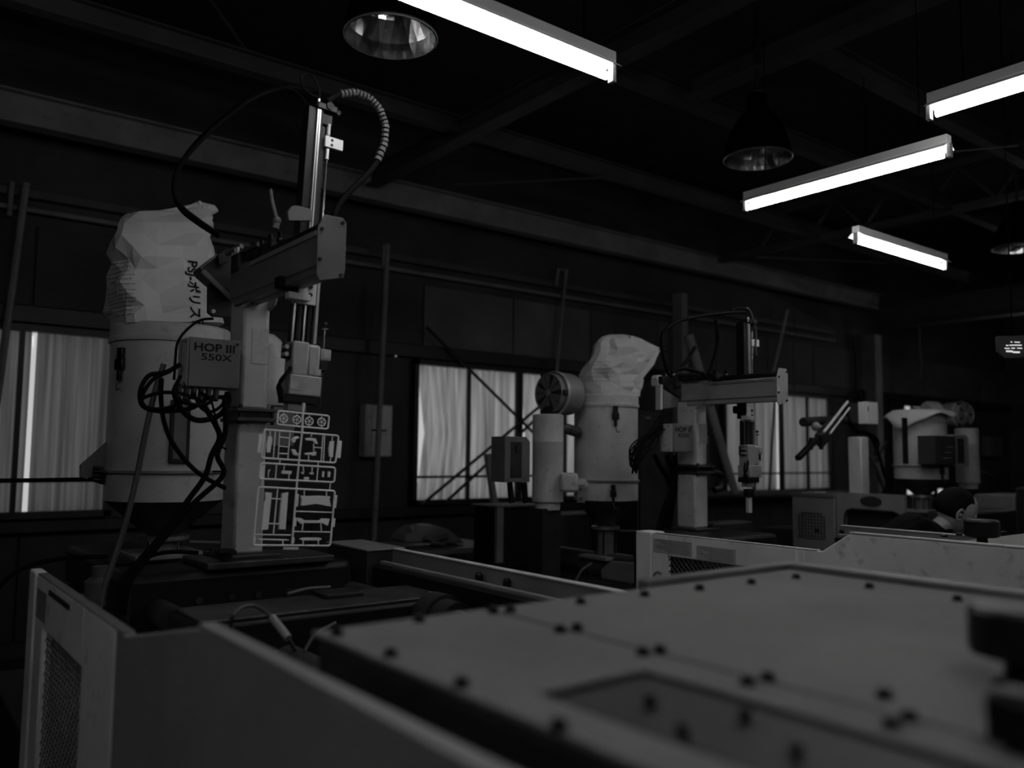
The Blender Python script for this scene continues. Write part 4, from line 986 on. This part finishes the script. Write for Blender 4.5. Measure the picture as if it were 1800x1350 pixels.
MB().tube([(x3-.002, wy0, .5), (x3-.002, wy0, wz1-.05), (x3-.002, wy0+.015, wz1-.015), (x3-.002, wy0+.05, wz1), (x3-.002, wy1-.05, wz1), (x3-.002, wy1-.015, wz1-.015), (x3-.002, wy1, wz1-.05), (x3-.002, wy1, .5)], .008, n=6, smooth=False).build('window_seal', 'dark', m3)
o = P(1531, 881, x=x3-.004)
vs = [o+V((0, math.cos(t_*.2618)*.085, math.sin(t_*.2618)*.036)) for t_ in range(24)]
MB().prism(vs, (-.006, 0, 0)).build('oval_badge', 'dark', m3)
g0, g1 = P(1468, 878, x=x3+.02).y, P(1392, 878, x=x3+.02).y
gb = MB().box(x3+.02, x3+.5, g0+.005, g1, .2, 1.275).build('grille_housing', 'midgrey', m3, bevel=.01)
MB().box(x3+.015, x3+.6, g0+.005, g1+.02, 1.275, 1.30).build('lid', 'grey', m3, bevel=.004)
ga, gc = P(1450, 935, x=x3+.014), P(1403, 902, x=x3+.014)
MB().prism([(x3+.016, ga.y, .95), (x3+.016, gc.y, .95), (x3+.016, gc.y, gc.z-.02), (x3+.016, gc.y-.03, gc.z+.01), (x3+.016, ga.y+.03, gc.z+.01), (x3+.016, ga.y, gc.z-.02)], (.003, 0, 0)).build('vent_opening', 'gasket', gb)
mb = MB(); k = 0
yy = ga.y+.012
while yy < gc.y: mb.box(x3+.010, x3+.014, yy, yy+.009, .95, gc.z); yy += .028
zz = .95
while zz < gc.z: mb.box(x3+.010, x3+.014, ga.y+.005, gc.y-.005, zz, zz+.008); zz += .026
mb.build('grille', 'midgrey', gb, kind='stuff', flat=True)
MB().box(x3+.05, x3+.95, 2.95, 4.4, .0, 1.0).build('bed', 'dark', m3, bevel=.02)
MB().box(x3+.10, x3+.9, 2.7, 3.0, .9, 1.22).build('valve_block', 'dark', m3, bevel=.02)
for k_, (px, py) in enumerate(((1420, 870), (1432, 869), (1441, 870))):
    p = P(px, py, x=x3+.15)
    tag(MB().obox(V((p.x, p.y, 1.303+.004*k_)), V((.8, .6, 0)), V((-.6, .8, 0)), Z, .12, .09, .003).build('paper_sheet', 'white' if k_ == 2 else 'label'), ('leftmost crumpled paper on the far grille housing', 'middle paper lying on the far grille housing', 'brightest small paper on the far grille housing')[k_], 'paper', 'papers on the far housing')
# robot three, arm raised aslant
r3 = thing('takeout_robot', 'far take-out robot with chrome rods slanting left and a white box', 'robot', (6.7, 3.75, 1.3))
cx = P(1509, 800, y=3.75)
MB().box(cx.x-.06, cx.x+.06, 3.69, 3.81, 1.28, P(1509, 768, y=3.75).z).build('column', 'light', r3, bevel=.01)
a, b = P(1517, 745, y=3.70), P(1535, 708, y=3.70)
wb_ = MB().box(a.x, b.x, 3.66, 3.74, a.z, b.z).build('white_box', 'white', r3, bevel=.003)
MB().beam(P(1526, 714, y=3.655), P(1526, 723, y=3.655), .008, .004, up=Y).build('printed_mark', 'ink', wb_)
a, b = P(1495, 745, y=3.74), P(1519, 710, y=3.74)
MB().box(a.x, b.x, 3.74, 3.86, a.z, b.z).build('head_block', 'dark', r3, bevel=.01)
MB().cyl(P(1412, 742, y=3.6), P(1484, 737, y=3.7), .035, n=16).build('swing_arm', 'dark', r3)
for o_, m in ((0, 'chrome'), (11, 'chrome')):
    MB().cyl(P(1490+o_*.3, 706+o_, y=3.50), P(1448+o_, 760+o_*.2, y=3.44), .010 if o_ == 0 else .007, n=10).build('guide_rod', 'rod', r3)
MB().beam(P(1462, 748, y=3.58), P(1440, 775, y=3.52), .10, .06, up=Y).build('gripper_body', 'dark', r3, bevel=.01)
MB().ball(P(1434, 750, y=3.55), .035, n=10).build('round_knob', 'midgrey', r3)
MB().beam(P(1436, 772, y=3.50), P(1402, 806, y=3.45), .035, .04, up=Y).beam(P(1428, 770, y=3.5), P(1424, 790, y=3.5), .03, .03, up=Y).beam(P(1446, 775, y=3.5), P(1443, 790, y=3.5), .02, .03, up=Y).build('gripper_fingers', 'black', r3, bevel=.004)
for k_, pts in enumerate([((1492, 740), (1486, 715), (1495, 692), (1508, 690), (1516, 712)), ((1494, 742), (1505, 758), (1525, 762), (1542, 775), (1540, 800)), ((1530, 765), (1545, 800), (1553, 830), (1560, 850), (1552, 866)), ((1525, 765), (1520, 790), (1535, 812), (1548, 840), (1556, 862)), ((1560, 775), (1545, 800), (1542, 830), (1556, 866))]):
    cable('air_hose', PL(3.72+.02*k_, *pts), .018 if k_ < 2 else .013, '', parent=r3, m='rubber' if k_ < 3 else 'hose')
# hoses of robot two
for k_, pts in enumerate([((1310, 549), (1280, 550), (1230, 556), (1190, 566), (1166, 585), (1163, 610), (1172, 650), (1180, 662)), ((1316, 545), (1300, 541), (1285, 545)), ((1258, 562), (1262, 600), (1252, 640), (1245, 658)), ((1222, 610), (1210, 630), (1195, 650)), ((1180, 655), (1200, 648), (1230, 655), (1240, 662))]):
    cable('air_hose', PL(3.1, *pts), .010 if k_ != 1 else .006, '', parent=r2)
MB().tube(PL(3.0, (1312, 541), (1319, 548), (1324, 565), (1329, 585), (1328, 610), (1330, 625)), .0055).build('air_hose', 'hose', r2)
mb = MB(); random.seed(12)
for k_ in range(9):
    j = lambda s=3: random.uniform(-s, s)*1.7
    mb.tube([P(1172+j(6), 722+j(), y=3.4), P(1150+j(7), 755+j(5), y=3.36), P(1122+j(7), 785+j(6), y=3.33), P(1112+j(4), 806+j(5), y=3.32), P(1116+j(3), 824+j(6), y=3.31), P(1124+j(3), 806+j(5), y=3.3), P(1142+j(6), 775+j(6), y=3.33), P(1166+j(4), 748+j(4), y=3.36)], .0045, n=6)
o = mb.build('cable_bundle', 'rubber'); tag(o, 'tangled bundle of black cables looped beside the second robot box', 'cable'); o['kind'] = 'stuff'
for k_, pts in enumerate([((1172, 800), (1182, 830), (1180, 860), (1165, 900), (1156, 935)), ((1185, 800), (1188, 840), (1178, 880), (1168, 925)), ((1192, 795), (1190, 830), (1184, 880), (1176, 930)), ((1150, 800), (1160, 820), (1175, 845), (1180, 870), (1172, 905), (1160, 938))]):
    cable('hanging_cable', PL(3.45+.02*k_, *pts), .014, ('leftmost black cable dropping from the second robot box', 'second black cable dropping beside the second robot column', 'black cable closest to the second robot column', 'black cable curving from the tangle to the second guard')[k_], 'cables beside the second robot')
MB().box(4.12, 4.26, 3.44, 3.5, 1.50, 1.72).build('relay_box', 'dark', r2, bevel=.006)
MB().tube([P(1252, 830, y=3.5), P(1268, 835, y=3.5), P(1268, 855, y=3.5), P(1256, 862, y=3.5)], .02, n=10).build('hose_elbow', 'black', r2)
bar = MB().beam(q2(2, 276), q2(2, 330), .03, .02, up=Y).build('sprue_guide', 'light', r2)
MB().beam(q2(2, 262), q2(2, 285), .05, .04, up=Y).build('jaw_block', 'black', r2, bevel=.004)

# ================================================================ person bending between the machines
def person():
    hd = P(1682, 898, x=5.15)                       # middle of the head
    fwd = V((.60, -.80, 0)); sd = V((.80, .60, 0))    # facing right, slightly down
    r = thing('person', 'dark haired person in a dark top bending forward behind the second machine', 'person', (hd.x-.55*fwd.x, hd.y-.55*fwd.y, 0))
    hip = V((hd.x, hd.y, 0))-fwd*.58+Z*.88
    ch = hip+fwd*.34+Z*.30; nk = hd-fwd*.10-Z*.13; sh = nk-fwd*.05-Z*.05
    me = bpy.data.meshes.new('body'); vs = []; es = []; rs = []
    def vtx(p, ra, par=None):
        vs.append(V(p)); rs.append(ra)
        if par is not None: es.append((par, len(vs)-1))
        return len(vs)-1
    h = vtx(hip, .145); a_ = vtx(hip.lerp(ch, .5), .14, h); b_ = vtx(ch, .155, a_); s_ = vtx(sh, .085, b_); n_ = vtx(nk, .056, s_); vtx(hd-fwd*.03-Z*.05, .058, n_)
    for k in (-1, 1):
        s0 = vtx(sh+sd*.17*k-fwd*.02-Z*.04, .062, s_); e0 = vtx(sh+sd*.23*k+fwd*.10-Z*.28, .045, s0); w0 = vtx(sh+sd*.14*k+fwd*.30-Z*.36, .030, e0); vtx(sh+sd*.12*k+fwd*.36-Z*.37, .034, w0)
        t0 = vtx(hip+sd*.10*k-Z*.05, .10, h); k0 = vtx(hip+sd*.11*k+fwd*.08-Z*.44, .062, t0); f0 = vtx(V((hip.x, hip.y, .09))+sd*.11*k, .045, k0); vtx(V((hip.x, hip.y, .04))+sd*.11*k+fwd*.16, .038, f0)
    off = OFF[r.name]; me.from_pydata([v-off for v in vs], es, [])
    o = bpy.data.objects.new('body', me); COL.objects.link(o); o.parent = r; OFF['body'] = off
    md = o.modifiers.new('skin', 'SKIN'); sb = o.modifiers.new('sub', 'SUBSURF'); sb.levels = sb.render_levels = 2
    for i, v in enumerate(me.skin_vertices[0].data): v.radius = (rs[i], rs[i]); v.use_root = (i == 0)
    me.materials.append(M_['cloth'])
    # neck and head
    MB().lathe(nk-Z*.02-fwd*.05, [(.062, 0), (.056, .05), (.056, .13)], axis=(fwd*.75+Z*.66), n=20).build('neck', 'skin', r)
    tilt = (Z*.84+fwd*.54).normalized(); f2 = (fwd*.84-Z*.54).normalized()
    def hpt(f, s, u): return hd+(f2*f+sd*s+tilt*u)*1.10
    def blob(c, rf, rs_, ru, n=20, fn=None):
        mb = MB(); vv = []; kk = n//2
        for i in range(kk+1):
            t_ = math.pi*i/kk
            for j in range(n):
                a = 2*math.pi*j/n; f, s, u = math.sin(t_)*math.cos(a), math.sin(t_)*math.sin(a), math.cos(t_)
                if fn: f, s, u = fn(f, s, u)
                vv.append(hpt(c[0]+f*rf, c[1]+s*rs_, c[2]+u*ru))
        return mb.add(vv, [(i*n+j, (i+1)*n+j, (i+1)*n+(j+1) % n, i*n+(j+1) % n) for i in range(kk) for j in range(n)])
    def face(f, s, u):
        if u < -.1 and f > 0: s *= 1-.35*(-u); f = f*1.02+.10*(-u)
        return f, s, u
    hb = blob((.005, 0, 0), .092, .072, .115, fn=face); hb.build('head', 'skin', r)
    MB().prism([hpt(.088, -.012, .012), hpt(.118, -.006, -.022), hpt(.092, -.014, -.030)], sd*.024).build('nose', 'skin', r, bevel=.004)
    MB().ball(hpt(.082, -.028, .022), .009, n=10).ball(hpt(.082, .028, .022), .009, n=10).build('eyes', 'white', r)
    MB().beam(hpt(.092, -.02, -.052), hpt(.092, .02, -.052), .01, .007).build('mouth', 'skin', r)
    for k in (-1, 1):
        ear = MB().tube([hpt(.015, k*.076, .008), hpt(-.002, k*.086, .012), hpt(-.008, k*.086, -.015), hpt(.008, k*.078, -.042), hpt(.02, k*.074, -.038)], .007, n=8)
        ear.ball(hpt(.008, k*.074, -.015), .014, n=8); ear.build('ear', 'skin', r)
    def hairfn(f, s, u):
        if f > .30 and u < .55: f = .30+(f-.30)*.25
        if u < -.45: u = -.45+(u+.45)*.35
        return f, s, u
    blob((-.020, 0, .010), .106, .082, .112, n=26, fn=hairfn).build('hair', 'hair', r)
person()

# ================================================================ things along the wall
el = thing('switch_cabinet', 'grey electric cabinet on the wall between the nearest robot and the middle window', 'cabinet', P(665, 803, y=7.38))
a, b = P(641, 803, y=7.34), P(690, 713, y=7.34)
MB().box(a.x, b.x, 7.34, 7.47, a.z, b.z).build('cabinet_body', 'light', el, bevel=.008)
mx = (a.x+b.x)/2
for x0_, x1_ in ((a.x+.01, mx-.004), (mx+.004, b.x-.01)): MB().box(x0_, x1_, 7.325, 7.34, a.z+.01, b.z-.01).build('door', 'light', el, bevel=.003)
for x_ in (mx-.06, mx+.05): MB().box(x_-.03, x_+.03, 7.315, 7.325, a.z+.21, a.z+.235).build('handle', 'alu', el)
for x_ in (mx-.06, mx+.05): MB().box(x_-.03, x_+.03, 7.32, 7.325, a.z+.25, a.z+.27).build('lock_plate', 'dark', el)
def ext(p, q, z): return p+(q-p)*((z-p.z)/(q.z-p.z))
def pole(p, q, r_, label, m='beam', cat='pipe', n=8, name='pipe', group=None):
    return tag(MB().cyl(p, q, r_, n=n).build(name, m), label, cat, group)
cp_ = pole(P(681, 430, y=7.22), ext(P(681, 430, y=7.22), P(657, 948, y=7.22), 0), .028, 'conduit pipe running down in front of the wall cabinet')
MB().cyl(P(675, 432, y=7.22), P(673, 468, y=7.22), .016, n=8).cyl(P(675, 434, y=7.22), P(681, 434, y=7.22), .012, n=8).build('pipe_stub', 'beam', cp_)
pole(P(46, 322, y=7.33), ext(P(46, 322, y=7.33), P(3, 640, y=7.33), 0), .028, 'slanting pipe at the far left edge in front of the leftmost window', n=8)
pole(P(21, 320, y=7.38), P(16, 380, y=7.38), .02, 'short pipe stub at the far left above the leftmost window')
tag(MB().tube([P(978, 500, y=7.33), P(981, 474, y=7.33), P(996, 474, y=7.33), P(992, 510, y=7.33), P(975, 690, y=7.33), P(968, 900, y=7.33)], .018, smooth=False).build('bent_pipe', 'beam'), 'pipe bent like a hook, coming down behind the second blower', 'pipe')
tag(MB().box(8.31, 8.42, 7.14, 7.30, 0, 3.70).build('steel_post', 'midgrey', flat=True), 'square steel post rising above the second robot', 'post')
pole(P(1211, 588, y=7.0), P(1292, 866, y=7.0), .055, 'thick diagonal brace pipe crossing the left edge of the third window', 'column', n=14)
pole(P(1384, 545, y=7.3), P(1348, 700, y=7.3), .022, 'slanting rod above the arm end of the second robot', 'column')
pole(P(1362, 700, y=7.3), P(1352, 866, y=7.3), .018, 'thin dark rod in front of the mullion of the third window', 'frame')
tag(MB().tube(PL(7.38, (1396, 545), (1396, 560), (1399, 585), (1394, 620), (1396, 650), (1397, 685)), .008).build('loose_wire', 'hose'), 'loose pale wire hanging right of the slanting rod', 'wire')
tag(MB().tube(PL(7.38, (1500, 560), (1501, 585), (1506, 630), (1507, 690)), .012).build('loose_wire', 'hose'), 'wire hanging above the far robot', 'wire')
tag(MB().tube([P(*q, x=12.8) for q in ((1616, 555), (1616, 578), (1617, 615), (1620, 640), (1617, 668))], .008).build('loose_wire', 'hose'), 'thin wire hanging from the big beam on the right', 'wire')
tag(MB().box(13.0, 13.2, 7.1, 7.28, 0, 3.6).build('steel_post', 'beam', flat=True), 'dim steel post under the big beam, between the far robot and hopper', 'post')
for k_, (p, q) in enumerate((((750, 575), (952, 775)), ((740, 888), (948, 715)), ((782, 884), (948, 731)))):
    pole(P(*p, y=7.34+.01*k_), P(*q, y=7.34+.01*k_), .018, ('thin brace rod falling to the right across the middle window', 'upper of two brace rods rising to the right across the middle window', 'lower of two brace rods rising to the right across the middle window')[k_], 'frame', 'rod', group='brace rods at the middle window')
pole(P(857, 798, y=6.0), ext(P(857, 798, y=6.0), P(884, 1000, y=5.9), 0), .034, 'pale timber pole leaning below the middle window', 'wood', 'pole', n=10, name='timber_pole')
pole(P(872, 880, y=6.4), ext(P(872, 880, y=6.4), P(896, 1010, y=6.35), 0), .03, 'grey pole standing just right of the leaning timber pole', 'grey', 'pole', n=10, name='timber_pole')
for k_, (px, py, s) in enumerate(((696, 623, .020), )):
    tag(MB().cyl(P(px, py, y=7.46), P(px, py, y=7.47), s, n=16).build('glow_disc', 'pin'), 'small round glowing disc standing for a hole of daylight left of the middle window', 'hole')  # emissive disc on the wall, its glow replaces daylight through a hole
a, b = P(1741, 802, y=7.3), P(1762, 768, y=7.3)
sb2 = thing('switch_box', 'small dim box on the wall at the far right', 'box', (a.x, 7.4, a.z))
MB().box(a.x, b.x, 7.3, 7.46, a.z, b.z).build('box_body', 'grey', sb2, bevel=.01)
MB().box(a.x+.05, b.x-.05, 7.28, 7.3, a.z+.05, b.z-.05).build('door', 'grey', sb2, bevel=.01)
tag(MB().tube([P(1706, 820, y=3.45), P(1720, 826, y=4.2), P(1745, 835, y=5.8), P(1775, 845, y=7.4)], .008).build('loose_wire', 'hose'), 'thin wire sagging right from the far heater drum', 'wire')
# cabinet right of the second hopper
cb = thing('tall_cabinet', 'tall dark cabinet between the second hopper and the second robot', 'cabinet', (4.9, 5.2, 0))
a, b = P(1120, 700, y=5.0), P(1168, 700, y=5.0)
MB().box(a.x, b.x, 5.0, 5.5, 0, 1.98).build('cabinet_body', 'dark', cb, bevel=.01)
MB().box(a.x+.02, b.x-.02, 4.985, 5.0, .1, 1.95).build('door', 'dark', cb, bevel=.006)
MB().box(*sorted((P(1133, 735, y=4.98).x, P(1142, 735, y=4.98).x)), 4.97, 4.985, P(1133, 736, y=4.98).z, P(1133, 733, y=4.98).z).build('handle', 'alu', cb)
# bench with the domed thing under the middle window
bn = thing('work_bench', 'dark bench under the middle window carrying the domed cover', 'bench', (4.0, 5.7, 0))
a = P(744, 962, y=5.5); b = P(852, 952, y=5.5)
MB().box(a.x-.1, b.x+.1, 5.35, 6.1, a.z-.05, a.z-.01).build('bench_top', 'grey', bn, bevel=.006)
for x_ in (a.x-.05, b.x+.02):
    for y_ in (5.4, 6.0): MB().box(x_, x_+.05, y_, y_+.05, 0, a.z-.05).build('leg', 'dark', bn)
dm = thing('domed_cover', 'pale domed cover like half a disc lying on the bench', 'cover', P(765, 955, y=5.6))
pts = [P(px, py, y=5.55) for px, py in ((712, 955), (715, 938), (735, 926), (765, 923), (790, 930), (810, 946), (818, 956))]
MB().prism(pts, (0, .22, 0)).build('dome', 'midgrey', dm, bevel=.02)
MB().prism([P(px, py, y=5.54) for px, py in ((742, 948), (748, 940), (785, 938), (784, 946), (760, 952))], (0, -.03, 0)).build('dome_recess', 'grey', dm, bevel=.006)
MB().cyl(P(757, 953, y=5.5), P(782, 956, y=5.5), .015, n=10).build('latch', 'alu', dm)
MB().cyl(P(722, 925, y=5.5), P(724, 931, y=5.5), .02, n=10).build('cap', 'cast', dm)
# dark drums and crates behind the second machine
cr = thing('crate', 'dark crate with a pale corner post below the second control box', 'crate', (3.6, 4.9, 0))
a, b = P(887, 985, y=4.95), P(975, 890, y=4.95)
MB().box(a.x, b.x, 5.05, 5.35, 0, b.z).build('crate_body', 'darker', cr, bevel=.01)
MB().box(a.x-.02, a.x+.04, 5.02, 5.05, .3, b.z+.005).build('corner_strip', 'midgrey', cr)
MB().box(a.x-.02, b.x, 5.02, 5.37, b.z, b.z+.012).build('crate_rim', 'grey', cr)
pl = MB().box(*sorted((P(975, 950, y=5.6).x, P(1110, 950, y=5.6).x)), 5.6, 6.0, 0, P(1000, 905, y=5.6).z).build('storage_chest', 'dark', bevel=.01)
tag(pl, 'dark storage chest behind the spout of the second hopper', 'chest')
# grey cabinets at the far right behind the person
x_ = 7.2
a, b = P(1712, 868, x=x_), P(1783, 873, x=x_)
tag(MB().box(x_, x_+.5, b.y, a.y, 0, a.z).build('grey_cabinet', 'grey', bevel=.01), 'flat grey cabinet side in front of which the person bends', 'cabinet')
x_ = 6.4
a, b = P(1784, 850, x=x_), P(1840, 850, x=x_)
tag(MB().box(x_, x_+.3, b.y, a.y, 0, 1.40).build('dark_cabinet', 'darker', bevel=.01), 'black upright cabinet cut by the right edge of the photo', 'cabinet')
# octagonal lit display
a = P(1781, 610, y=1.9)
si = thing('display_panel', 'small octagonal lit display hanging at the right edge', 'display', a)
wv = V((.55, -.83, 0)).normalized(); nv = -Z.cross(wv)
def o8(rx, rz, c=.45): return [a+wv*rx*s*u+Z*rz*t_*v for s, u, t_, v in ((1, 1, 1, 1-c*.2), (1, 1-c*.1, 1, 1), (-1, 1-c*.1, 1, 1), (-1, 1, 1, 1-c*.2), (-1, 1, -1, 1-c*1.3), (-1, 1-c, -1, 1), (1, 1-c, -1, 1), (1, 1, -1, 1-c*1.3))]
MB().prism(o8(.078, .062), -nv*.03).build('display_frame', 'dark', si, bevel=.004)
MB().prism([v+nv*.002 for v in o8(.064, .050)], -nv*.004).build('screen', 'gasket', si)
mb = MB(); random.seed(9)
for k_, (u0, u1, zz) in enumerate(((-.012, -.004, .028), (.006, .032, .026), (-.035, -.022, .010), (-.018, .040, .010), (-.042, -.018, -.006), (-.010, .008, -.006), (.018, .042, -.007), (-.036, -.004, -.022), (-.004, .030, -.028))):
    mb.beam(a+wv*u0+Z*zz+nv*.004, a+wv*u1+Z*(zz-.002)+nv*.004, .002, .006 if k_ < 7 else .010)
mb.build('lit_marks', 'led', si)
MB().cyl(a+Z*.06-nv*.015, V((a.x, a.y, 4.2)), .003, n=8).build('hanger', 'hang', si)
tag(MB().obox(P(1795, 1262, z=1.36), X, Y, Z, .05, .05, .05).build('black_clip', 'black', bevel=.01), 'black blurred clip at the lower right edge on the foreground cover', 'clip')
